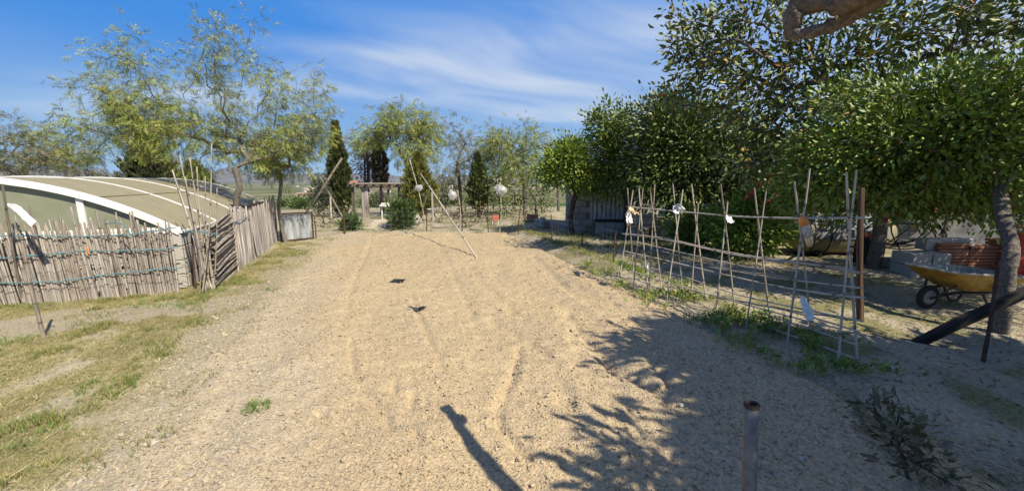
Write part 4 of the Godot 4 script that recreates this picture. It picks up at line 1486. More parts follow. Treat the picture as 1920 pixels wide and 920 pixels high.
func build_wheelbarrow() -> void:
	var c := Vector3(5.78, 0, -4.78)
	var o := thing("wheelbarrow", "old yellow wheelbarrow with dust whitened rim standing in dappled shade", "wheelbarrow", c)
	var b := Basis(Vector3.UP, 0.10)
	var at := func(x: float, y: float, z: float) -> Vector3: return c + b * Vector3(x, y * 0.74, z)
	# tray: a tapered tub, nose towards the wheel (-x)
	var top := [[-0.56, 0.72, -0.30], [0.50, 0.60, -0.33], [0.50, 0.60, 0.33], [-0.56, 0.72, 0.30]]
	var bot := [[-0.20, 0.36, -0.20], [0.36, 0.345, -0.22], [0.36, 0.345, 0.22], [-0.20, 0.36, 0.20]]
	var v := PackedVector3Array()
	var idx := PackedInt32Array()
	var vi := PackedVector3Array()
	var n := 6
	# rounded outline by blending corners
	var outline := func(q: Array, r: float) -> Array:
		var out: Array = []
		for k in 4:
			var p := Vector3(q[k][0], q[k][1], q[k][2])
			var pa := Vector3(q[(k + 3) % 4][0], q[(k + 3) % 4][1], q[(k + 3) % 4][2])
			var pb := Vector3(q[(k + 1) % 4][0], q[(k + 1) % 4][1], q[(k + 1) % 4][2])
			var s := p + (pa - p).normalized() * r
			var e := p + (pb - p).normalized() * r
			for i in n:
				var t := i / float(n - 1)
				out.append(s.lerp(p, t).lerp(p.lerp(e, t), t))
		return out
	var lt: Array = outline.call(top, 0.12)
	var lb: Array = outline.call(bot, 0.10)
	var m := lt.size()
	for layer in 2:       # outside, then inside 8 mm in
		for k in 4:
			var t := k / 3.0
			for i in m:
				var p: Vector3 = (lb[i] as Vector3).lerp(lt[i], t)
				p += Vector3(p.x, 0, p.z).normalized() * 0.03 * sin(t * PI)
				if layer == 1:
					p = Vector3(p.x * 0.975, p.y + 0.008 * (1.0 - t), p.z * 0.965)
				(v if layer == 0 else vi).append(at.call(p.x, p.y, p.z))
	for k in 3:
		for i in m:
			var p := k * m + i
			var q := k * m + (i + 1) % m
			idx.append_array([p, p + m, q, q, p + m, q + m])
	for i in range(1, m - 1):
		idx.append_array([0, i, i + 1])
	put("tray", arr_mesh(v, idx, true), M.yellow_paint, o)
	var ii := PackedInt32Array(idx)
	for k in range(0, ii.size(), 3):
		var t := ii[k + 1]; ii[k + 1] = ii[k + 2]; ii[k + 2] = t
	put("tray_lining", arr_mesh(vi, ii, true), M.barrow_inside, o)
	var rim: Array = []
	for p in lt + [lt[0], lt[1]]:
		rim.append(at.call(p.x, p.y, p.z))
	put("rim", tube(rim, 0.014, 7, false), M.barrow_inside, o)
	# wheel
	var wc: Vector3 = at.call(-0.46, 0.195, 0)
	var wh := put("wheel", lathe([[-0.03, 0.03], [-0.025, 0.09], [0.025, 0.09], [0.03, 0.03]], 16), M.block3, o, Transform3D(b * Basis(Vector3.RIGHT, PI / 2), wc))
	var tor := TorusMesh.new()
	tor.inner_radius = 0.082; tor.outer_radius = 0.15; tor.rings = 24; tor.ring_segments = 10
	put("tyre", tor, M.rubber, wh, Transform3D(b * Basis(Vector3.RIGHT, PI / 2), wc))
	for s in [-1.0, 1.0]:
		put("handle", tube(smooth_path([at.call(-0.50, 0.19, s * 0.06), at.call(-0.25, 0.30, s * 0.12), at.call(0.1, 0.33, s * 0.2), at.call(0.45, 0.36, s * 0.26), at.call(0.85, 0.52, s * 0.30)], 5), 0.017, 7), M.rubber, o)
		put("leg", tube(smooth_path([at.call(0.02, 0.32, s * 0.2), at.call(0.12, 0.12, s * 0.21), at.call(0.20, 0.015, s * 0.22), at.call(0.30, 0.015, s * 0.22), at.call(0.36, 0.14, s * 0.22), at.call(0.40, 0.34, s * 0.24)], 4), 0.014, 7), M.rust, o)
		put("wheel_strut", tube([at.call(-0.46, 0.19, s * 0.06), at.call(-0.30, 0.46, s * 0.16)], 0.012, 6), M.rust, o)
	put("mark", cbox(Vector3(0.06, 0.07, 0.006), 0.002), M.rubber, o, Transform3D(b * Basis(Vector3.RIGHT, 0.5), at.call(0.02, 0.47, 0.302)))

# ---------------------------------------------------------------- trellis

func build_trellis() -> void:
	# pairs of canes crossing at the ridge pole: [foot a], [foot b], [top a], [top b] in pixels
	var n0 := gp(1572, 692)
	var f := thing("cane_trellis", "bean trellis of crossed pale canes tied to long horizontal canes", "trellis", n0)
	var near := Vector3(3.02, 0, -3.26)
	var far := Vector3(2.10, 0, -7.05)
	var dirt := (far - near).normalized()
	var side := dirt.cross(Vector3.UP) * -1.0           # to the right
	if side.x < 0:
		side = -side
	var zpix := [[1572, 690, 1610, 676, 1607, 318, 1588, 322], [1475, 655, 1525, 640, 1519, 316, 1490, 340], [1398, 620, 1447, 600, 1437, 358, 1415, 352], [1342, 598, 1380, 586, 1365, 378, 1352, 344], [1296, 560, 1326, 562, 1310, 380, 1297, 344], [1250, 560, 1282, 556, 1281, 355, 1262, 344], [1218, 545, 1242, 542, 1228, 345, 1220, 358], [1187, 545, 1216, 540, 1206, 352, 1198, 352], [1161, 522, 1190, 528, 1187, 356, 1177, 352]]
	for k in zpix.size():
		var q: Array = zpix[k]
		var a := gp(q[0], q[1])
		var b := gp(q[2], q[3])
		# both feet stand where their pixels meet the soil; tops lie over the ridge line
		var mid := (a + b) / 2
		var dep := -mid.z
		var ta := dp(q[4], q[5], dep - 0.03)
		var tb := dp(q[6], q[7], dep + 0.03)
		for e in [[a, ta], [b, tb]]:
			var foot: Vector3 = e[0]
			foot.y = top_y(foot.x, foot.z) - 0.06
			stick("upright_cane", foot, e[1], rng.randf_range(0.0085, 0.0112), M["cane%d" % (rng.randi() % 5)], f)
		var cr := ta.lerp(a, 0.28)
	var depth_at := func(px: float) -> float:
		# depth of the trellis plane at a pixel column, interpolated between its frames
		for k in zpix.size() - 1:
			var xa: float = (zpix[k][0] + zpix[k][2]) / 2.0
			var xb: float = (zpix[k + 1][0] + zpix[k + 1][2]) / 2.0
			if px >= xb or k == zpix.size() - 2:
				var da := -((gp(zpix[k][0], zpix[k][1]) + gp(zpix[k][2], zpix[k][3])).z) / 2
				var db := -((gp(zpix[k + 1][0], zpix[k + 1][1]) + gp(zpix[k + 1][2], zpix[k + 1][3])).z) / 2
				return 1.0 / lerpf(1.0 / da, 1.0 / db, clampf((px - xa) / (xb - xa), -0.3, 1.3))
		return 5.0
	# ridge pole and lower rails, along the frames
	var rails := [[[[1175, 387], [1270, 396], [1390, 406], [1520, 409], [1622, 408]], .012, 2], [[[1166, 438], [1240, 446], [1330, 466], [1430, 484], [1540, 498], [1615, 512]], .015, 3], [[[1166, 437], [1260, 452], [1360, 474], [1470, 492]], .011, 1], [[[1168, 470], [1240, 486], [1340, 510], [1450, 535], [1560, 552], [1622, 558]], .010, 2], [[[1170, 492], [1260, 512], [1370, 548], [1470, 572], [1618, 602]], .010, 0], [[[1175, 505], [1270, 535], [1390, 568], [1500, 598], [1575, 616]], .010, 2], [[[1190, 522], [1290, 560], [1400, 600], [1500, 634], [1608, 674]], .013, 2], [[[1300, 545], [1400, 566], [1500, 588], [1612, 622]], .009, 4], [[[1420, 584], [1500, 610], [1612, 648]], .009, 1], [[[1330, 500], [1450, 520], [1618, 540]], .009, 0], [[[1240, 470], [1350, 500], [1480, 520]], .008, 3], [[[1180, 450], [1290, 476], [1400, 500], [1500, 508]], .008, 4]]
	for r in rails:
		var pts: Array = []
		for p in r[0]:
			pts.append(dp(p[0], p[1], depth_at.call(p[0]) + 0.01))
		put("rail_cane", tube(smooth_path(pts, 5), r[1] * 0.85, 6), M["cane%d" % r[2]], f)
	# black ties where canes cross
	for k in 5:
		var q: Array = zpix[k]
		var px: float = (q[4] + q[6]) / 2.0 - 2
		for y in ([408, 432, 462] if k == 0 else [408]):
			var c := dp(px + (2 if k == 0 else 0), y - k * 2, depth_at.call(px))
			put("tie", tube(loop(c, 0.022, Vector3.UP), 0.006, 4, false), M.rubber, f)
	# scraps tied on the trellis to scare birds
	var d1: float = depth_at.call(1508)
	var o := thing("plastic_bottle", "crushed clear and orange plastic bottle hanging from the ridge cane", "bottle", dp(1508, 410, d1 - 0.05))
	var bt: Array = []
	for q in [[1503, 407, 6], [1506, 412, 9], [1510, 420, 10], [1514, 432, 10], [1516, 444, 9], [1519, 455, 8], [1519, 462, 5]]:
		var p := dp(q[0], q[1], d1 - 0.06)
		bt.append([p, q[2] * d1 / F * 0.72])
	put("body", tube_r(bt.slice(1, 5), 10), M.plastic_clear, o)
	put("neck_wrap", tube_r(bt.slice(0, 3), 10, 1.08), M.plastic_orange, o)
	put("base", tube_r(bt.slice(4, 7), 10, 1.04), M.plastic_tan, o)
	for w in [[[[1181, 390], [1188, 396], [1195, 402]], 0.10, "tan", "tan scrap of plastic tied at the far end of the ridge cane"], [[[1180, 392], [1179, 405], [1181, 418]], 0.10, "white", "pale plastic strip hanging at the far end of the trellis"], [[[1264, 388], [1272, 392], [1279, 386]], 0.13, "white", "white rag knotted round the fourth cane pair from the far end"], [[[1363, 406], [1369, 412], [1373, 418]], 0.07, "white", "small white plastic twist on the ridge cane before the bush"], [[[1506, 558], [1513, 578], [1522, 600]], 0.09, "white", "white plastic bag caught low on the near canes"], [[[1214, 492], [1218, 504], [1221, 513]], 0.05, "white", "tiny white strip low on the far canes"]]:
		var pts: Array = []
		for p in w[0]:
			pts.append(dp(p[0], p[1], depth_at.call(p[0]) - 0.04))
		o = thing("plastic_scrap", w[3], "plastic", pts[0], "plastic scraps tied on the trellis")
		put("film", strip(pts, w[1], 0.5), M.plastic_tan if w[2] == "tan" else M.plastic_white, o)
		put("knot", lump(70, 0.3, 4, 6), M.plastic_white, o, Transform3D(Basis.from_scale(Vector3.ONE * 0.018), pts[0]))

func tube_r(q: Array, sides: int, s := 1.0) -> ArrayMesh:
	var pts: Array = []
	var rr: Array = []
	for e in q:
		pts.append(e[0])
		rr.append(e[1] * s)
	return tube(pts, rr, sides)

# ---------------------------------------------------------------- trees

func blob(px: float, py: float, rx: float, ry: float, depth: float, rz: float, count: int) -> Array:
	return [dp(px, py, depth), Vector3(rx, ry, 0) * depth / F + Vector3(0, 0, rz), count]

func grow(called: String, label: String, base: Vector3, trunk: Array, blobs: Array, o: Dictionary, group := "", r_seed := 1) -> Node3D:
	var r := RandomNumberGenerator.new()
	r.seed = r_seed
	var root := thing(called, label, o.get("category", "tree"), base, group)
	# skeleton: the trunk, then every twig tip joined to the nearest wood
	var pos: Array = []
	var par: PackedInt32Array = []
	var way: PackedFloat32Array = []
	var tp := smooth_path(trunk, 4)
	for k in tp.size():
		pos.append(tp[k]); par.append(k - 1)
		way.append(0.0 if k == 0 else way[k - 1] + (tp[k] as Vector3).distance_to(tp[k - 1]))
	var trunk_n := pos.size()
	var first: int = int(trunk_n * o.get("clear", 0.5))
	var targets: Array = []
	for b in blobs:
		for i in b[2]:
			var d := Vector3(r.randfn(), r.randfn(), r.randfn()).normalized() * pow(r.randf(), 0.42)
			targets.append((b[0] as Vector3) + d * (b[1] as Vector3))
	var top: Vector3 = tp[-1]
	targets.sort_custom(func(a, b): return a.distance_squared_to(top) < b.distance_squared_to(top))
	var tips: PackedInt32Array = []
	for t in targets:
		var best := -1
		var cost := 1e9
		for j in range(first, pos.size()):
			var c: float = (pos[j] as Vector3).distance_to(t) + 0.22 * way[j]
			if c < cost:
				cost = c; best = j
		var a: Vector3 = pos[best]
		var ln := a.distance_to(t)
		var n := clampi(int(ln / o.get("step", 0.3)) + 1, 1, 5)
		var prev := best
		var lift: float = o.get("lift", 0.12) * ln
		for i in range(1, n + 1):
			var f := float(i) / n
			var p := a.lerp(t, f)
			if i < n:
				p += Vector3(r.randf_range(-1, 1), r.randf_range(-0.6, 1.0), r.randf_range(-1, 1)) * 0.09 * ln + Vector3(0, lift * sin(f * PI), 0)
			pos.append(p); par.append(prev); way.append(way[prev] + (p as Vector3).distance_to(pos[prev]))
			prev = pos.size() - 1
		tips.append(prev)
	var load_ := PackedFloat32Array()
	load_.resize(pos.size())
	for t in tips:
		load_[t] += 1.0
	for i in range(pos.size() - 1, 0, -1):
		load_[par[i]] += load_[i]
	var rt: float = o.get("tip", 0.006)
	var rmax: float = o.get("trunk", 0.08)
	var pw := log(rmax / rt) / log(maxf(2.0, float(tips.size())))
	var rad := PackedFloat32Array()
	rad.resize(pos.size())
	for i in pos.size():
		rad[i] = rt * pow(maxf(load_[i], 1.0), pw)
		if i < trunk_n:
			rad[i] = maxf(rad[i], rmax * lerpf(1.0, 0.6, float(i) / trunk_n))
			if i == 0:
				rad[i] *= 1.35
	var st := SurfaceTool.new()
	st.begin(Mesh.PRIMITIVE_TRIANGLES)
	st.set_smooth_group(0)
	var v := PackedVector3Array()
	var idx := PackedInt32Array()
	for i in range(1, pos.size()):
		var p: int = par[i]
		var d: Vector3 = (pos[i] - pos[p]).normalized()
		var d0: Vector3 = d if p == 0 else ((pos[p] as Vector3) - (pos[par[p]] as Vector3)).normalized()
		if d0.dot(d) < 0.2:
			d0 = d
		var sides := 9 if rad[i] > 0.05 else (6 if rad[i] > 0.015 else 4 if rad[i] > 0.007 else 3)
		var ra := minf(rad[p], rad[i] * 1.25) if i >= trunk_n else rad[p]
		var s0 := v.size()
		for e in [[pos[p], d0, ra], [pos[i], d, rad[i]]]:
			var x: Vector3 = (e[1] as Vector3).cross(Vector3(0.21, 0.05, 0.97)).normalized()
			var z := x.cross(e[1])
			for k in sides:
				var a := TAU * k / sides
				var q: float = e[2] * (1.0 + 0.12 * sin(a * 3.0 + i) * (1.0 if rad[i] > 0.03 else 0.0))
				v.append(e[0] + x * cos(a) * q + z * sin(a) * q)
		for k in sides:
			var k2 := (k + 1) % sides
			idx.append_array([s0 + k, s0 + k2, s0 + sides + k, s0 + k2, s0 + sides + k2, s0 + sides + k])
	var is_tree: bool = o.get("category", "tree") == "tree"
	put("trunk" if is_tree else "stem", arr_mesh(v, idx, true), M[o.get("bark", "bark_grey")], root)
	# leaves round every twig tip
	var xfs: Array = []
	var cols: Array = []
	var pal: Array = o.palette
	var per: int = o.get("leaves", 40)
	var size: float = o.get("size", 0.1)
	var rc: float = o.get("cluster", 0.25)
	var droop: float = o.get("droop", 0.2)
	var odd: float = o.get("odd", 0.0)
	var centre := Vector3.ZERO
	for t in tips:
		centre += pos[t]
	centre /= tips.size()
	var bare: float = o.get("bare", 0.0)
	for t in tips:
		var a: Vector3 = pos[t]
		var b: Vector3 = pos[par[t]]
		if r.randf() < bare:
			continue
		var out := (a - centre).normalized()
		var shade := r.randf_range(0.8, 1.2)
		var n := int(per * r.randf_range(0.6, 1.3))
		for i in n:
			var d := Vector3(r.randfn(), r.randfn(), r.randfn())
			var p := a.lerp(b, r.randf() * 0.7) + d * rc * 0.5
			var dir := (d.normalized() * 0.8 + out * 0.5 + Vector3(0, 0.35, 0) - Vector3(0, droop * 1.6, 0)).normalized()
			var spin := Vector3(r.randfn(), r.randfn() + o.get("flat", 0.0), r.randfn())
			var x := dir.cross(spin).normalized()
			var z := x.cross(dir)
			var s := size * r.randf_range(0.5, 1.3)
			xfs.append(Transform3D(Basis(x * s, dir * s, z * s), p))
			var c: Color = (pal[r.randi() % pal.size()] as Color) * shade * r.randf_range(0.8, 1.2)
			if odd > 0.0 and r.randf() < odd:
				c = [Color(0.42, 0.27, 0.03), Color(0.36, 0.30, 0.05), Color(0.30, 0.13, 0.03)][r.randi() % 3]
			cols.append(c)
	var single: int = o.get("single", 0)
	if single > 0:      # the leaves that show largest are parts of their own
		var order := range(xfs.size())
		order.sort_custom(func(p, q): return xfs[p].origin.distance_squared_to(EYE) / xfs[p].basis.y.length_squared() < xfs[q].origin.distance_squared_to(EYE) / xfs[q].basis.y.length_squared())
		var tones: Array = []
		for c in pal + [Color(0.42, 0.27, 0.03)]:
			var m: StandardMaterial3D = M[o.get("leaf_mat", "leaf")].duplicate()
			m.vertex_color_use_as_albedo = false
			m.albedo_color = (c as Color).linear_to_srgb()
			tones.append(m)
		var gone := {}
		for k in mini(single, order.size()):
			var q: int = order[k]
			gone[q] = true
			put("leaf", leaf_lib[o.leaf], tones[-1] if cols[q].r > 0.25 else tones[r.randi() % pal.size()], root, xfs[q])
		var x2: Array = []
		var c2: Array = []
		for q in xfs.size():
			if not gone.has(q):
				x2.append(xfs[q]); c2.append(cols[q])
		xfs = x2; cols = c2
	copies("crown" if is_tree else "foliage", leaf_lib[o.leaf], M[o.get("leaf_mat", "leaf")], root, xfs, cols).set_meta("kind", "stuff")
	return root

func cypress(called: String, label: String, base: Vector3, h: float, rad: float, low: float, pal: Array, n: int, size: float, r_seed: int, leaf := "sprig") -> void:
	var r := RandomNumberGenerator.new()
	r.seed = r_seed
	var root := thing(called, label, "tree", base)
	put("trunk", tube([base - Vector3(0, 0.1, 0), base + Vector3(0.02, h * 0.5, 0), base + Vector3(0, h * 0.93, 0)], [0.09, 0.06, 0.015], 7), M.bark_dark, root)
	var nn := FastNoiseLite.new()
	nn.seed = r_seed; nn.frequency = 1.7
	var xfs: Array = []
	var cols: Array = []
	for i in n:
		var t := r.randf()
		var a := r.randf() * TAU
		var prof := sin(PI * pow(clampf(t, 0.0, 1.0), 0.75)) * 0.75 + 0.25 * (1.0 - t)
		var bump := 1.0 + 0.95 * nn.get_noise_3d(cos(a) * 1.2, t * h * 1.4, sin(a) * 1.2)
		var q := rad * maxf(0.06, prof) * bump * sqrt(r.randf_range(0.35, 1.0))
		var p := base + Vector3(cos(a) * q, low + t * (h - low), sin(a) * q)
		var dir := Vector3(cos(a) * 0.45, 1.0, sin(a) * 0.45) + Vector3(r.randfn(), r.randfn(), r.randfn()) * 0.18
		dir = dir.normalized()
		var x := dir.cross(Vector3(r.randfn(), r.randfn(), r.randfn())).normalized()
		var s := size * r.randf_range(0.6, 1.3)
		xfs.append(Transform3D(Basis(x * s, dir * s, x.cross(dir) * s), p))
		cols.append((pal[r.randi() % pal.size()] as Color) * r.randf_range(0.75, 1.25))
	copies("crown", leaf_lib[leaf], M.needle, root, xfs, cols).set_meta("kind", "stuff")

func g(x: float, z: float, off := 0.0) -> Vector3:
	return Vector3(x, ground_y(x, z) + off, z)

func build_trees() -> void:
	var olive := [Color(0.195, 0.24, 0.045), Color(0.235, 0.26, 0.05), Color(0.15, 0.20, 0.048), Color(0.255, 0.265, 0.06)]
	var dusty := [Color(0.155, 0.165, 0.07), Color(0.19, 0.185, 0.085), Color(0.12, 0.14, 0.06), Color(0.22, 0.19, 0.09)]
	var bright := [Color(0.15, 0.235, 0.022), Color(0.19, 0.27, 0.03), Color(0.115, 0.19, 0.022), Color(0.22, 0.27, 0.035)]
	var deep := [Color(0.075, 0.115, 0.02), Color(0.095, 0.14, 0.024), Color(0.06, 0.095, 0.02), Color(0.125, 0.155, 0.034)]
	var mid := [Color(0.115, 0.175, 0.022), Color(0.145, 0.20, 0.03), Color(0.095, 0.145, 0.022), Color(0.18, 0.22, 0.036)]
	var conifer := [Color(0.05, 0.07, 0.025), Color(0.065, 0.08, 0.03), Color(0.04, 0.055, 0.02), Color(0.085, 0.09, 0.03)]
	var ac := {"leaf": "frond", "leaf_mat": "frond", "leaves": 13, "size": 0.155, "cluster": 0.24, "droop": 0.75, "palette": olive, "tip": 0.0035, "trunk": 0.055, "step": 0.35, "lift": 0.10, "bark": "bark_grey", "bare": 0.12}
	# big feathery tree behind the board fence
	var b := g(-5.75, -8.2, -0.1)
	grow("feathery_tree", "tall feathery tree spreading over the arched pool cover", b, [b, dp(443, 385, 8.25), dp(448, 350, 8.3), dp(440, 315, 8.4)],
		[blob(270, 225, 80, 48, 8.7, 0.7, 95), blob(200, 190, 80, 75, 8.5, 0.7, 30), blob(235, 110, 85, 60, 8.6, 0.6, 18), blob(150, 270, 55, 55, 8.5, 0.5, 20), blob(255, 55, 14, 22, 8.7, 0.2, 3), blob(430, 130, 90, 75, 8.8, 0.7, 40), blob(440, 60, 80, 30, 8.8, 0.5, 8), blob(550, 180, 75, 75, 9.6, 0.6, 46), blob(480, 265, 95, 48, 9.2, 0.6, 62), blob(380, 220, 85, 70, 8.7, 0.8, 40), blob(575, 250, 45, 45, 9.8, 0.5, 24), blob(330, 290, 90, 36, 8.7, 0.8, 28)], ac.merged({"size": 0.18, "cluster": 0.28, "trunk": 0.06}, true), "feathery trees", 101)
	b = g(-12.0, -9.2, -0.1)
	grow("feathery_tree", "smaller feathery tree rising behind the white arch of the pool cover", b, [b, b + Vector3(0.1, 0.9, 0), dp(45, 320, 9.3)],
		[blob(30, 270, 50, 40, 9.2, 0.7, 30), blob(90, 285, 45, 35, 9.3, 0.6, 20), blob(0, 300, 60, 30, 9.2, 0.7, 20), blob(135, 305, 40, 25, 9.3, 0.5, 14), blob(60, 235, 40, 25, 9.3, 0.4, 6)], ac.merged({"palette": dusty, "leaves": 13, "size": 0.2}, true), "feathery trees", 102)
	b = g(-6.05, -10.15, -0.1)
	grow("feathery_tree", "slender feathery tree with pale trunk at the end of the boards", b, [b, dp(523, 400, 10.15), dp(526, 340, 10.2), dp(520, 312, 10.2)],
		[blob(550, 290, 55, 38, 10.2, 0.7, 40), blob(500, 305, 45, 28, 10.0, 0.6, 26), blob(585, 255, 35, 35, 10.3, 0.5, 20)], ac.merged({"bark": "bark_pale", "trunk": 0.045, "size": 0.19}, true), "feathery trees", 103)
	# feathery trees along the far boundary
	var far_ac := ac.merged({"size": 0.26, "leaves": 24, "cluster": 0.45, "trunk": 0.085, "tip": 0.007, "step": 0.6}, true)
	var set_far := [
		[-4.75, -18.2, [[778, 400], [768, 340], [760, 300]], [blob(745, 228, 60, 32, 18, 1.2, 46), blob(795, 240, 36, 32, 18.3, 1.0, 32), blob(700, 258, 32, 28, 18, 0.8, 18), blob(780, 285, 50, 28, 18, 1.0, 24), blob(740, 205, 50, 14, 18, .8, 10)], olive, "tallest feathery tree of the far boundary, over the timber aviary", 0.10],
		[-2.4, -19.5, [[864, 400], [862, 350], [858, 310]], [blob(855, 255, 40, 34, 19.5, 1.0, 26), blob(880, 300, 40, 32, 19.3, 1.0, 22), blob(845, 320, 30, 30, 19.5, 0.8, 14)], dusty, "sparse feathery tree behind the drooping clear bag", 0.35],
		[0.55, -18.4, [[984, 398], [982, 340], [965, 300]], [blob(930, 275, 42, 34, 18, 1.0, 34), blob(985, 262, 36, 26, 18.6, 1.0, 30), blob(950, 315, 50, 26, 18, 1.0, 28), blob(1000, 310, 24, 28, 18.4, .8, 14)], olive, "forked feathery tree behind the puffed up white bag", 0.1],
		[2.6, -23.0, [[1047, 395], [1045, 340], [1042, 300]], [blob(1043, 272, 28, 20, 23, 1.0, 18), blob(1030, 300, 25, 18, 23, 1.0, 12)], dusty, "pale feathery tree peeping over the round citrus tree", 0.3],
		[-6.9, -19.6, [[686, 400], [690, 330], [688, 290]], [blob(680, 262, 26, 16, 19.5, 0.8, 12), blob(672, 300, 24, 26, 19.5, .8, 10)], dusty, "thin feathery sapling between the cypress and the aviary", 0.45]]
	for k in set_far.size():
		var q: Array = set_far[k]
		b = g(q[0], q[1], -0.1)
		var tr: Array = [b]
		for p in q[2]:
			tr.append(dp(p[0], p[1], -q[1]))
		grow("feathery_tree", q[5], b, tr, q[3], far_ac.merged({"palette": q[4], "bare": q[6]}, true), "feathery trees", 110 + k)
	# conifers
	cypress("cypress", "tall narrow cypress standing before the timber aviary", g(-7.6, -17.1, -0.05), 4.05, 0.44, 0.15, [Color(0.06, 0.085, 0.022), Color(0.085, 0.105, 0.03), Color(0.045, 0.065, 0.018), Color(0.11, 0.11, 0.035)], 5200, 0.26, 201)
	cypress("cypress", "brownish cypress with bare foot behind the aviary", g(-6.3, -18.6, -0.05), 3.75, 0.38, 1.3, [Color(0.085, 0.08, 0.04), Color(0.11, 0.085, 0.05), Color(0.065, 0.065, 0.032)], 1300, 0.26, 202)
	cypress("cypress", "dark cypress wrapped in creeper at the middle of the boundary", g(-1.5, -17.2, -0.05), 2.75, 0.46, 0.35, [Color(0.075, 0.10, 0.025), Color(0.12, 0.15, 0.035), Color(0.055, 0.075, 0.02)], 1300, 0.28, 203)
	cypress("thuja", "broad yellow green conifer beside the green bush", g(-3.65, -15.2, -0.05), 2.6, 0.68, 0.25, [Color(0.20, 0.20, 0.035), Color(0.15, 0.16, 0.034), Color(0.24, 0.22, 0.045), Color(0.10, 0.12, 0.028)], 2600, 0.24, 204)
	cypress("dark_cypress", "dark cypress half hidden behind the big feathery tree", g(-12.2, -13.2, -0.05), 3.25, 0.75, 0.3, conifer, 3600, 0.3, 205)
	cypress("dark_cypress", "low dark conifer behind the roof of the pool cover", g(-11.4, -14.0, -0.05), 2.2, 0.75, 0.3, conifer, 2400, 0.3, 206)
	# dead thin cypress: mostly bare wood
	b = g(-7.2, -18.8, -0.1)
	grow("dead_cypress", "bare grey dying cypress left of the aviary post", b, [b, dp(684, 340, 18.8), dp(683, 285, 18.8)], [blob(683, 315, 15, 45, 18.8, 0.4, 40)], {"leaf": "sprig", "leaf_mat": "needle", "leaves": 9, "size": 0.22, "cluster": 0.35, "palette": [Color(0.17, 0.13, 0.10), Color(0.12, 0.09, 0.07)], "tip": 0.008, "trunk": 0.06, "clear": 0.3, "lift": -0.1, "bare": 0.25, "step": 0.3}, "", 131)
	# small pine
	b = g(-7.85, -15.6, -0.1)
	grow("small_pine", "small grey green pine behind the crossed poles", b, [b, dp(598, 370, 15.6), dp(600, 340, 15.6)], [blob(600, 375, 22, 22, 15.6, 0.45, 30), blob(598, 345, 12, 16, 15.6, 0.3, 10)], {"leaf": "needle", "leaf_mat": "needle", "leaves": 16, "size": 0.16, "cluster": 0.24, "palette": [Color(0.06, 0.08, 0.045), Color(0.09, 0.105, 0.065), Color(0.05, 0.065, 0.035)], "tip": 0.01, "trunk": 0.07, "clear": 0.2, "droop": -0.1}, "", 132)
	# bushes on the boundary
	var broom := {"leaf": "sprig", "leaf_mat": "needle", "leaves": 20, "size": 0.2, "cluster": 0.2, "palette": [Color(0.085, 0.15, 0.04), Color(0.11, 0.18, 0.05), Color(0.06, 0.11, 0.03)], "tip": 0.006, "trunk": 0.03, "clear": 0.0, "droop": -0.3, "category": "bush"}
	b = g(-3.85, -13.1, -0.05)
	grow("green_bush", "dense green bush like broom at the far fence", b, [b, b + Vector3(0, 0.3, 0)], [blob(752, 405, 24, 17, 13.1, 0.4, 60), blob(752, 388, 14, 8, 13.1, 0.25, 12)], broom, "", 133)
	b = g(-5.35, -12.6, -0.05)
	grow("green_bush", "little green bush by the thick rusty fence post", b, [b, b + Vector3(0, 0.15, 0)], [blob(656, 420, 11, 10, 12.6, 0.2, 22)], broom, "", 134)
	# creepers and scrub under the boundary trees
	var scrub := {"leaf": "citrus", "leaf_mat": "leaf", "leaves": 18, "size": 0.11, "cluster": 0.4, "palette": [Color(0.10, 0.14, 0.03), Color(0.14, 0.16, 0.04), Color(0.075, 0.11, 0.025)], "tip": 0.008, "trunk": 0.04, "clear": 0.1, "category": "shrub", "bark": "bark_dark"}
	for q in [[-0.55, -16.6, [blob(935, 345, 28, 34, 16.5, 0.6, 30), blob(945, 385, 22, 16, 16.5, 0.5, 12)], "tangled creeper shrub behind the puffed up white bag"], [1.0, -16.8, [blob(1000, 345, 20, 34, 16.8, 0.6, 16), blob(1015, 385, 22, 18, 16.8, 0.5, 10)], "open dark shrub with bare stems beside the kerb"], [-1.3, -20.0, [blob(905, 375, 30, 20, 20, 0.8, 22)], "low scrub behind the creeper covered cypress"]]:
		b = g(q[0], q[1], -0.05)
		grow("scrub_bush", q[3], b, [b, b + Vector3(0.05, 0.5, 0), b + Vector3(0.0, 0.8, 0)], q[2], scrub, "", int(300 + q[0] * 10))
	var dryscrub := scrub.merged({"leaves": 9, "size": 0.09, "cluster": 0.3, "palette": [Color(0.17, 0.15, 0.07), Color(0.12, 0.13, 0.045), Color(0.22, 0.18, 0.09)], "trunk": 0.02, "tip": 0.005}, true)
	var dl := ["dry twiggy scrub at the foot of the pale concrete post", "low dry scrub between two fence posts", "dry brush under the sparse feathery tree", "brown scrub beside the red chair", "dry brush in front of the creeper covered cypress", "tangle of dry stems behind the orange crate", "dry scrub between the cypress and the aviary", "grey brush behind the metal panel"]
	for k in 8:
		var px: float = [822, 872, 852, 912, 890, 985, 655, 605][k]
		var dd: float = [14.6, 13.4, 16.6, 15.6, 15.2, 15.6, 16.0, 13.2][k]
		b = dp(px, 410, dd)
		b = g(b.x, b.z, -0.03)
		grow("dry_scrub", dl[k], b, [b, b + Vector3(0.02, 0.15, 0)], [[b + Vector3(0, 0.38, 0), Vector3(0.55, 0.36, 0.4), 26]], dryscrub, "dry scrub along the far boundary", 400 + k)
	# olive green thicket beyond the fence
	var tl := ["olive green thicket right of the small pine", "loose thicket behind the aviary roof", "pale thicket behind the slanting cane", "ragged thicket left of the creeper covered cypress", "ragged thicket right of the creeper covered cypress", "thin thicket under the forked feathery tree", "low thicket left of the round citrus tree", "tall thicket behind the broad yellow green conifer"]
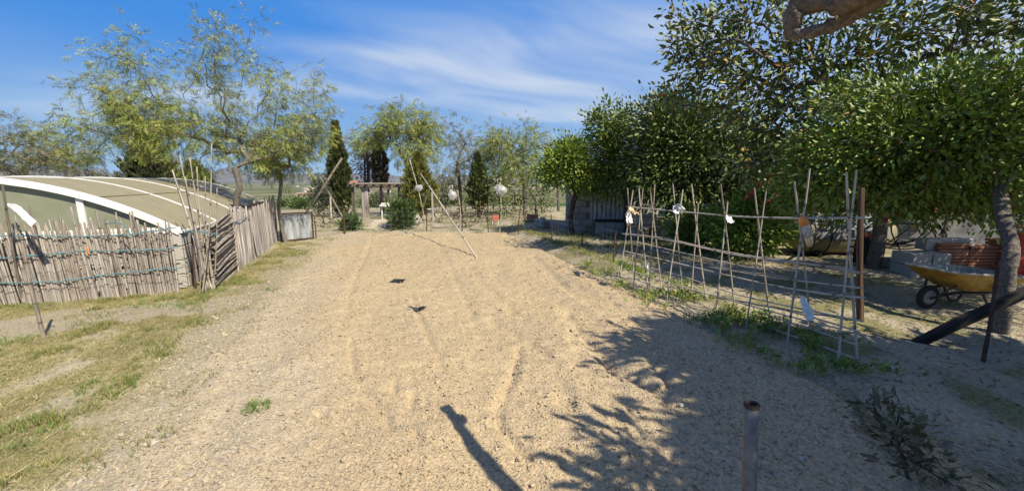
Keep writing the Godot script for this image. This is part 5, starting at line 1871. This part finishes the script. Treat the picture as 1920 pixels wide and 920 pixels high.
	for k in 8:
		var px: float = [622, 720, 835, 872, 925, 965, 1015, 790][k]
		var dd: float = [21.0, 22.5, 21.0, 23.0, 21.5, 22.0, 20.5, 20.0][k]
		b = dp(px, 400, dd)
		b = g(b.x, b.z, -0.03)
		grow("thicket", tl[k], b, [b, b + Vector3(0.03, 0.5, 0)], [[b + Vector3(0, 1.1, 0), Vector3(0.95, 0.95, 0.7), 42]], scrub.merged({"leaves": 14, "size": 0.13, "cluster": 0.5, "palette": dusty}, true), "thickets beyond the fence", 430 + k)
	# citrus with round crown
	var ct := {"leaf": "citrus", "leaf_mat": "leaf", "leaves": 50, "size": 0.10, "cluster": 0.30, "palette": bright, "tip": 0.006, "trunk": 0.075, "clear": 0.75, "droop": 0.25, "bark": "bark_dark", "step": 0.3}
	b = g(1.87, -11.6, -0.1)
	grow("citrus_tree", "round crowned bright green citrus tree with dark forked trunk", b, [b, dp(1070, 412, 11.6), dp(1074, 385, 11.6), dp(1080, 365, 11.6)], [blob(1062, 300, 50, 34, 11.6, 0.75, 100), blob(1035, 325, 26, 22, 11.5, 0.5, 26), blob(1090, 330, 30, 24, 11.6, 0.6, 30), blob(1070, 280, 28, 14, 11.6, 0.5, 20)], ct, "", 141)
	# dark trees over the shed
	b = g(3.35, -11.3, -0.1)
	grow("dark_citrus_tree", "dark bushy tree overhanging the block shed", b, [b, b + Vector3(0.05, 0.9, 0), dp(1165, 340, 11.3)], [blob(1150, 262, 48, 62, 11.6, 0.9, 110), blob(1195, 320, 55, 50, 11.2, 0.8, 90), blob(1130, 335, 32, 30, 11.4, 0.6, 30), blob(1112, 230, 14, 20, 11.6, 0.3, 6)], ct.merged({"palette": mid, "size": 0.11}, true), "", 142)
	b = g(4.75, -10.3, -0.1)
	grow("dark_evergreen", "tall dense dark evergreen behind the middle of the trellis", b, [b, b + Vector3(0.0, 1.0, 0), dp(1290, 320, 10.3), dp(1290, 280, 10.3)], [blob(1250, 230, 75, 58, 10.4, 1.1, 120), blob(1320, 270, 85, 70, 10.2, 1.1, 150), blob(1235, 320, 55, 52, 10.2, 0.8, 90), blob(1400, 300, 70, 60, 9.8, 0.9, 100), blob(1300, 355, 90, 36, 10.0, 0.8, 80)], ct.merged({"palette": deep, "trunk": 0.13, "clear": 0.5, "size": 0.12, "cluster": 0.36, "leaf_mat": "glossy_leaf"}, true), "", 143)
	# clipped bright bushes behind the trellis
	var bs := {"leaf": "citrus", "leaf_mat": "leaf", "leaves": 46, "size": 0.10, "cluster": 0.24, "palette": [Color(0.17, 0.26, 0.03), Color(0.21, 0.29, 0.04), Color(0.13, 0.20, 0.025)], "tip": 0.006, "trunk": 0.04, "clear": 0.0, "droop": 0.1, "category": "bush"}
	b = g(5.0, -8.1, -0.05)
	grow("leafy_bush", "big leafy bright green bush behind the trellis", b, [b, b + Vector3(0, 0.4, 0)], [blob(1400, 425, 72, 52, 8.1, 0.6, 170), blob(1440, 380, 40, 30, 8.2, 0.5, 50)], bs, "", 144)
	b = g(4.1, -8.9, -0.05)
	grow("leafy_bush", "lower leafy bush beside the masonry bench", b, [b, b + Vector3(0, 0.3, 0)], [blob(1305, 425, 52, 34, 8.9, 0.5, 80)], bs.merged({"palette": mid}, true), "", 145)
	b = g(8.3, -9.45, -0.05)
	grow("wall_shrub", "dark leafy shrub growing against the salmon house wall behind the tank", b, [b, b + Vector3(0, 0.5, 0)], [blob(1585, 345, 85, 46, 9.35, 0.3, 110), blob(1500, 330, 40, 60, 9.5, 0.3, 50)], bs.merged({"palette": deep, "leaves": 36}, true), "", 146)
	b = g(10.0, -8.8, -0.05)
	grow("wall_shrub", "dark climbing shrub on the house wall behind the brick stack", b, [b, b + Vector3(0, 0.5, 0)], [blob(1790, 335, 90, 46, 8.75, 0.3, 110)], bs.merged({"palette": deep, "leaves": 36}, true), "", 147)
	# big leaved tree over the tank
	var bl := {"leaf": "broad", "leaf_mat": "glossy_leaf", "leaves": 11, "size": 0.13, "cluster": 0.22, "single": 300, "palette": [Color(0.10, 0.14, 0.022), Color(0.13, 0.165, 0.028), Color(0.075, 0.105, 0.02), Color(0.16, 0.18, 0.045)], "tip": 0.0055, "trunk": 0.105, "clear": 0.6, "droop": 0.3, "odd": 0.035, "bark": "bark_grey", "step": 0.3}
	b = g(6.62, -6.85, -0.1)
	grow("broad_leaved_tree", "large open tree with broad leaves, some yellow, over the lying tank", b, [b, dp(1650, 430, 6.85), dp(1645, 340, 6.9), dp(1640, 250, 6.9)], [blob(1340, 110, 100, 90, 7.2, 0.7, 120), blob(1290, 60, 55, 70, 7.2, 0.5, 34), blob(1270, 175, 38, 30, 7.3, 0.4, 12), blob(1440, 190, 100, 75, 7.0, 0.8, 110), blob(1560, 110, 120, 100, 6.8, 0.9, 130), blob(1420, 290, 90, 50, 7.1, 0.7, 70), blob(1720, 50, 150, 80, 6.4, 0.9, 120), blob(1450, 30, 120, 50, 7.0, 0.8, 60), blob(1860, 60, 90, 70, 6.0, 0.8, 60), blob(1520, 270, 120, 70, 7.6, 0.7, 110), blob(1640, 330, 120, 45, 7.8, 0.6, 80)], bl, "", 151)
	# lemon tree at the right
	b = g(5.28, -3.92, -0.1)
	grow("lemon_tree", "wide lemon tree with pale trunk beside the wheelbarrow", b, [b, dp(1886, 560, 3.92), dp(1893, 500, 3.95), dp(1896, 450, 4.05), dp(1880, 400, 4.3)], [blob(1620, 270, 110, 62, 5.4, 0.8, 150), blob(1750, 240, 110, 90, 5.0, 0.9, 170), blob(1885, 220, 90, 110, 4.5, 0.8, 130), blob(1600, 340, 120, 40, 5.5, 0.7, 110), blob(1760, 325, 110, 42, 5.3, 0.7, 90), blob(1870, 350, 70, 42, 4.9, 0.5, 50), blob(1700, 180, 170, 50, 5.6, 0.9, 90), blob(1520, 310, 50, 50, 5.8, 0.5, 50), blob(1500, 372, 34, 26, 5.9, 0.3, 18), blob(1575, 388, 36, 20, 5.8, 0.3, 16), blob(1690, 372, 40, 30, 5.6, 0.35, 24), blob(1815, 378, 30, 32, 5.3, 0.3, 18), blob(1745, 392, 26, 20, 5.5, 0.25, 10), blob(1905, 400, 22, 34, 4.9, 0.25, 14)], {"leaf": "citrus", "leaf_mat": "leaf", "leaves": 44, "size": 0.075, "cluster": 0.24, "palette": mid + bright.slice(0, 2), "tip": 0.0045, "trunk": 0.062, "clear": 0.72, "droop": 0.3, "bark": "bark_grey", "step": 0.25, "odd": 0.012}, "", 152)
	b = g(9.0, -3.4, -0.1)
	grow("lemon_tree", "second lemon tree beside the first, beyond the brick stack", b, [b, b + Vector3(0, 0.8, 0), b + Vector3(-0.1, 1.4, -0.3)], [[Vector3(8.5, 2.9, -5.0), Vector3(1.7, 0.8, 1.4), 220], [Vector3(9.8, 2.8, -4.0), Vector3(1.4, 0.8, 1.5), 130], [Vector3(7.6, 3.2, -3.4), Vector3(1.2, 0.6, 1.0), 110]], {"leaf": "citrus", "leaf_mat": "leaf", "leaves": 40, "size": 0.09, "cluster": 0.3, "palette": mid, "tip": 0.005, "trunk": 0.08, "clear": 0.6, "droop": 0.3, "bark": "bark_pale", "step": 0.25}, "", 153)
	build_near_tree()

func build_near_tree() -> void:
	# the old tree whose lopped limb hangs over the camera; its crown shades the lower right
	var b := g(3.0, 1.35, -0.1)
	var o := {"leaf": "broad", "leaf_mat": "glossy_leaf", "leaves": 56, "size": 0.165, "cluster": 0.32, "palette": [Color(0.075, 0.115, 0.02), Color(0.10, 0.135, 0.025), Color(0.055, 0.085, 0.018)], "tip": 0.006, "trunk": 0.15, "clear": 0.55, "droop": 0.3, "bark": "bark_near", "step": 0.3, "odd": 0.02}
	var blobs := [[Vector3(4.15, 3.25, -1.25), Vector3(0.95, 0.5, 0.85), 120], [Vector3(5.2, 3.1, -1.2), Vector3(1.0, 0.5, 0.9), 90], [Vector3(4.35, 3.2, -0.05), Vector3(0.85, 0.6, 0.6), 130], [Vector3(5.6, 3.2, 0.2), Vector3(1.2, 0.6, 1.0), 110], [Vector3(4.6, 3.4, 1.2), Vector3(1.2, 0.6, 0.8), 60], [Vector3(6.5, 3.1, -1.0), Vector3(0.9, 0.5, 0.9), 90], [Vector3(6.0, 4.2, 0.8), Vector3(1.4, 0.6, 1.3), 120], [Vector3(4.4, 4.0, 0.9), Vector3(1.2, 0.5, 0.9), 90], [Vector3(2.5, 2.75, -0.36), Vector3(0.12, 0.1, 0.14), 2], [Vector3(2.3, 2.7, -0.1), Vector3(0.1, 0.1, 0.1), 2]]
	var t := grow("old_tree", "old tree with a lopped limb reaching in overhead", b, [b, b + Vector3(-0.05, 0.8, 0), b + Vector3(-0.15, 1.5, -0.1), b + Vector3(0.05, 2.2, -0.4)], blobs, o, "", 161)
	var fork := b + Vector3(-0.15, 1.55, -0.1)
	var limb := smooth_path([fork, Vector3(2.1, 2.25, 0.5), Vector3(1.5, 2.36, -0.3), dp(1660, -36, 1.05), dp(1570, -2, 1.14), dp(1486, 10, 1.22)], 5)
	var rr: Array = []
	for k in limb.size():
		var q := float(k) / (limb.size() - 1)
		rr.append(lerpf(0.095, 0.027, smoothstep(0.0, 0.75, q)) + (0.008 if q > 0.93 else 0.0) + 0.003 * sin(k * 1.7))
	var lm := put("lopped_limb", tube(limb, rr, 14), M.bark_near, t)
	lm.set_meta("label", "thick lopped limb with a hollow end")
	var prong := smooth_path([dp(1655, -14, 1.08), dp(1600, 26, 1.14), dp(1545, 54, 1.17), dp(1486, 66, 1.18)], 5)
	var pr: Array = []
	for k in prong.size():
		pr.append(lerpf(0.028, 0.012, float(k) / prong.size()) + 0.003 * sin(k * 2.3))
	put("broken_prong", tube(prong, pr, 10), M.bark_near, t)
	put("knot", lump(31, 0.3, 8, 10), M.bark_near, t, Transform3D(Basis.from_scale(Vector3(0.02, 0.055, 0.03)), dp(1487, 34, 1.21)))

# ---------------------------------------------------------------- grass, clods, weeds

func build_ground_cover() -> void:
	var r := RandomNumberGenerator.new()
	r.seed = 9001
	# clods and stones over the tilled soil
	for kind in 3:
		var xfs: Array = []
		var cols: Array = []
		var n: int = [70000, 17000, 900][kind]
		for i in n:
			var z := -0.9 - 11.0 * pow(r.randf(), 2.0)
			var x := lerpf(edge(EDGE_L, z) - 0.35, edge(EDGE_R, z) + 0.25, r.randf())
			var l := x - edge(EDGE_L, z)
			var stony := smoothstep(1.6, 0.0, l)
			var s: float = [0.0042, 0.0072, 0.0115][kind] * exp(r.randfn() * 0.36)
			if kind == 2 and r.randf() > 0.35 + stony:
				continue
			s *= 1.0 + stony * 0.3
			var bs := Basis.from_euler(Vector3(r.randf(), r.randf() * TAU, r.randf())).scaled_local(Vector3(1.0, r.randf_range(0.5, 0.85), r.randf_range(0.7, 1.2)) * s)
			xfs.append(Transform3D(bs, Vector3(x, top_y(x, z) + s * 0.25, z)))
			var c := soil_color(x, z) * r.randf_range(0.85, 1.12)
			if r.randf() < 0.05 + 0.12 * stony:
				c = Color(0.55, 0.50, 0.41) * r.randf_range(0.85, 1.1)
			cols.append(c)
		var o := copies("soil_clods", lump(300 + kind, 0.55, 4, 6, false), M.clod, self, xfs, cols)
		tag(o, ["fine crumbs of dry soil over the tilled plot", "small clods of dry soil over the tilled plot", "larger pale stones and clods on the tilled plot"][kind], "soil", "", "stuff")
	# short dry and green grass on the left
	var gx: Array = []
	var gc: Array = []
	var fx: Array = []
	var fc: Array = []
	var tries := 160000
	for i in tries:
		var z := -0.7 - 10.0 * pow(r.randf(), 1.5)
		var l := edge(EDGE_L, z)
		var x := l + 0.35 - (l + 0.35 + 7.2) * pow(r.randf(), 1.1)
		var a := n_big.get_noise_2d(x * 0.8, z * 0.8)
		var m := n_mid.get_noise_2d(x * 0.7, z * 0.7)
		var w := smoothstep(-0.25, 0.2, m * 0.7 + a * 0.5 + 0.36) * smoothstep(-0.2, 0.8, l - x + m * 0.5)
		w *= 0.12 + 0.88 * bare_patch(x, z)
		var p := Vector3(x, 0, z)
		var q := p - Vector3(-4.87, 0, -5.45)
		if q.dot(AWAY) > 0.02 and q.dot(ASIDE) < 0.08:
			continue
		if q.dot(AWAY) > 0.3 and q.dot(ASIDE) < 0.5 and r.randf() < 0.85:
			continue
		if r.randf() > w * 0.95 + 0.03:
			continue
		p.y = top_y(x, z)
		var lush := smoothstep(0.12, 0.34, n_mid.get_noise_2d(x * 0.9 + 31, z * 0.9 - 8))
		var dry := r.randf() > 0.22 + lush * 0.65
		var s := r.randf_range(0.018, 0.044) * (1.0 + lush * 0.7)
		var bs := Basis(Vector3.UP, r.randf() * TAU)
		if dry:
			bs = bs * Basis(Vector3.RIGHT, r.randf_range(-0.9, 0.9))
			fx.append(Transform3D(bs.scaled_local(Vector3(s, s * 0.55, s) * 1.25), p))
			var brown := clampf(0.4 + 1.6 * n_mid.get_noise_2d(x * 0.6 - 44, z * 0.6 + 12), 0, 1)
			var dc := Color(0.42, 0.35, 0.17).lerp(Color(0.27, 0.225, 0.12), brown)
			if r.randf() < 0.3:
				dc = Color(0.29, 0.27, 0.10)
			if r.randf() < 0.04:       # longer straws lying loose
				fx[-1] = Transform3D(fx[-1].basis.scaled_local(Vector3(2.2, 0.7, 2.2)), p)
				dc = Color(0.50, 0.42, 0.24)
			fc.append(dc * r.randf_range(0.7, 1.25))
		else:
			gx.append(Transform3D(bs.scaled_local(Vector3(s, s, s)), p))
			gc.append((Color(0.155, 0.185, 0.045) if r.randf() < 0.6 else Color(0.25, 0.235, 0.075)) * r.randf_range(0.75, 1.2))
	tag(copies("dry_grass", leaf_lib.flatgrass, M.blade, self, fx, fc), "short yellow dry grass left of the tilled plot", "grass", "", "stuff")
	tag(copies("green_grass", leaf_lib.blade, M.blade, self, gx, gc), "thin green grass among the dry grass", "grass", "", "stuff")
	# bright tufts one can point at
	for q in [[200, 725, 0.20, "bright green tuft of grass alone in the dry grass"], [40, 815, 0.24, "low wide green tuft near a bare patch"], [15, 640, 0.24, "green tuft at the foot of the lone grey stake"], [60, 575, 0.22, "weedy tuft under the stake fence"], [265, 572, 0.26, "long green tuft along the foot of the stake fence"], [330, 575, 0.2, "small tuft by the end of the stake fence"], [405, 550, 0.16, "small weed at the foot of the cane bundle"], [470, 535, 0.22, "green tuft beside the brushwood screen"], [480, 770, 0.10, "tiny tuft at the edge of the tilled soil"], [690, 432, 0.2, "far green tuft under the wire fence"], [560, 470, 0.2, "thin grass tuft before the metal panel"]]:
		var c := gp(q[0], q[1])
		var o := thing("grass_tuft", q[3], "grass", Vector3(c.x, top_y(c.x, c.z), c.z), "green tufts in the grass")
		var xfs: Array = []
		var cols: Array = []
		for i in 70:
			var a := r.randf() * TAU
			var d: float = q[2] * sqrt(r.randf()) * 0.75
			var p := c + Vector3(cos(a) * d * 1.5, 0, sin(a) * d)
			p.y = top_y(p.x, p.z)
			var s := r.randf_range(0.03, 0.075)
			xfs.append(Transform3D(Basis(Vector3.UP, r.randf() * TAU).scaled_local(Vector3(s, s, s)), p))
			cols.append(Color(0.12, 0.20, 0.03) * r.randf_range(0.7, 1.4))
		copies("blades", leaf_lib.blade, M.blade, o, xfs, cols).set_meta("kind", "stuff")
	# weeds along the trellis
	var wx: Array = []
	var wc: Array = []
	for i in 3000:
		var t := pow(r.randf(), 1.1)
		var base := Vector3(2.75, 0, -3.0).lerp(Vector3(1.75, 0, -7.2), t)
		var x := base.x + r.randfn() * 0.30 + 0.04
		var z := base.z + r.randfn() * 0.1
		if n_mid.get_noise_2d(x * 0.8 + 11, z * 0.8) < 0.03:
			continue
		var s := r.randf_range(0.05, 0.13)
		var bs := Basis.from_euler(Vector3(r.randf_range(-0.7, 0.7), r.randf() * TAU, r.randf_range(-0.7, 0.7))).scaled_local(Vector3(s, s, s))
		wx.append(Transform3D(bs, Vector3(x, top_y(x, z) + r.randf() * 0.06, z)))
		wc.append((Color(0.17, 0.25, 0.035) if r.randf() < 0.65 else Color(0.25, 0.28, 0.05)) * r.randf_range(0.7, 1.2))
	tag(copies("trellis_weeds", leaf_lib.weed, M.leaf, self, wx, wc), "green weeds growing along the foot of the trellis", "weeds", "", "stuff")
	# grass in the shade on the right and under the far trees
	var sx: Array = []
	var sc: Array = []
	for i in 26000:
		var z := -1.2 - 14.5 * r.randf()
		var x := edge(EDGE_R, z) + 0.2 + 3.6 * pow(r.randf(), 1.3)
		if z < -12.0:
			x = r.randf_range(-6.5, 4.0)
		var m := n_mid.get_noise_2d(x * 0.7, z * 0.7)
		var dens := 0.12 if z > -7.5 else 0.85
		if z < -12.0 and x < -1.0:
			dens = 0.6
		if r.randf() > dens * (0.5 + m * 1.6):
			continue
		var s := r.randf_range(0.04, 0.11) if z < -7 else r.randf_range(0.025, 0.07)
		sx.append(Transform3D(Basis(Vector3.UP, r.randf() * TAU).scaled_local(Vector3(s * 1.2, s, s * 1.2)), Vector3(x, ground_y(x, z), z)))
		sc.append((Color(0.155, 0.185, 0.045) if r.randf() < 0.6 else Color(0.25, 0.235, 0.075)) * r.randf_range(0.75, 1.2))
	tag(copies("shade_grass", leaf_lib.blade, M.blade, self, sx, sc), "rough green grass under the right hand trees", "grass", "", "stuff")
	# dead leaves and crumbs on the yard floor
	var lx: Array = []
	var lc: Array = []
	for i in 5200:
		var z := -1.2 - 7.5 * r.randf()
		var x := edge(EDGE_R, z) - 0.3 + 4.5 * r.randf()
		var s := r.randf_range(0.02, 0.06)
		lx.append(Transform3D(Basis.from_euler(Vector3(PI / 2 + r.randf_range(-0.4, 0.4), r.randf() * TAU, r.randf_range(-0.5, 0.5))).scaled_local(Vector3(s, s, s)), Vector3(x, top_y(x, z) + 0.008, z)))
		lc.append([Color(0.22, 0.15, 0.08), Color(0.30, 0.22, 0.11), Color(0.14, 0.10, 0.06), Color(0.16, 0.17, 0.06)][r.randi() % 4])
	tag(copies("leaf_litter", leaf_lib.broad, M.leaf, self, lx, lc), "dry fallen leaves scattered over the shaded yard floor", "leaves", "", "stuff")

func build_small() -> void:
	# two dark scraps lying on the tilled soil
	for q in [[748, 535, 0.11, "small dark scrap of sheeting on the tilled soil, farther from the hoe marks"], [784, 586, 0.10, "larger torn dark scrap of sheeting beside a hoe mark"]]:
		var c := gp(q[0], q[1])
		var o := thing("dark_scrap", q[3], "scrap", Vector3(c.x, top_y(c.x, c.z), c.z))
		var v := PackedVector3Array()
		var idx := PackedInt32Array()
		var n := 14
		for layer in 2:
			v.append(c + Vector3(0, top_y(c.x, c.z) + 0.05 + layer * 0.003, 0))
			for i in n:
				var a := TAU * i / n
				var rr: float = q[2] * (0.75 + 0.45 * sin(i * 2.3 + q[0]))
				var p := c + Vector3(cos(a) * rr * 1.25, 0, sin(a) * rr * 0.55)
				p.y = top_y(p.x, p.z) + 0.012 + 0.045 * maxf(0.0, sin(a * 2.0 + 1.0)) + layer * 0.003
				v.append(p)
		for layer in 2:
			for i in n:
				var o0 := layer * (n + 1)
				idx.append_array([o0, o0 + 1 + i, o0 + 1 + (i + 1) % n])
		put("sheeting", arr_mesh(v, idx, false), M.plastic_black, o)
	# pruned leafy branch on the ground, lower right
	var b := gp(1640, 800)
	b.y = top_y(b.x, b.z) + 0.04
	var e := gp(1700, 915)
	grow("pruned_branch", "pruned leafy branch lying on the ground in the shade", b, [b, b.lerp(e, 0.4) + Vector3(0.04, 0.05, 0), e + Vector3(0, 0.06, 0)], [[gp(1650, 790) + Vector3(0, 0.08, 0), Vector3(0.14, 0.08, 0.12), 10], [gp(1685, 850) + Vector3(0, 0.08, 0), Vector3(0.16, 0.09, 0.14), 14], [gp(1720, 905) + Vector3(0, 0.08, 0), Vector3(0.2, 0.08, 0.12), 12]], {"leaf": "broad", "leaf_mat": "leaf", "leaves": 11, "size": 0.065, "cluster": 0.11, "palette": [Color(0.11, 0.10, 0.04), Color(0.14, 0.10, 0.05), Color(0.08, 0.085, 0.03)], "tip": 0.004, "trunk": 0.014, "clear": 0.0, "category": "branch", "bark": "bark_dark"}, "", 171)
	# bushes of the orchard beyond the boundary
	var r := RandomNumberGenerator.new()
	r.seed = 555
	var first: Node3D = null
	for k in 20:
		var dep := r.randf_range(38, 66)
		var px := r.randf_range(525, 590) if k < 10 else r.randf_range(610, 1080)
		var p := dp(px, 380, dep)
		p.y = ground_y(p.x, p.z)
		if first == null:
			first = grow("orchard_bush", "rounded green orchard bush on the slope beyond the boundary", p, [p, p + Vector3(0, 0.6, 0)], [[p + Vector3(0, 0.6, 0), Vector3(1.3, 0.5, 1.0), 60]], {"leaf": "citrus", "leaves": 22, "size": 0.25, "cluster": 0.5, "palette": [Color(0.06, 0.11, 0.022), Color(0.085, 0.14, 0.028), Color(0.05, 0.085, 0.02)], "tip": 0.02, "trunk": 0.08, "clear": 0.0, "category": "bush"}, "orchard bushes beyond the boundary", 181)
		else:
			var c: Node3D = first.duplicate()
			c.name = numbered("orchard_bush")
			add_child(c)
			c.position = p
			c.rotation.y = r.randf() * TAU
			var s := r.randf_range(0.6, 1.05)
			c.scale = Vector3(s, s, s)
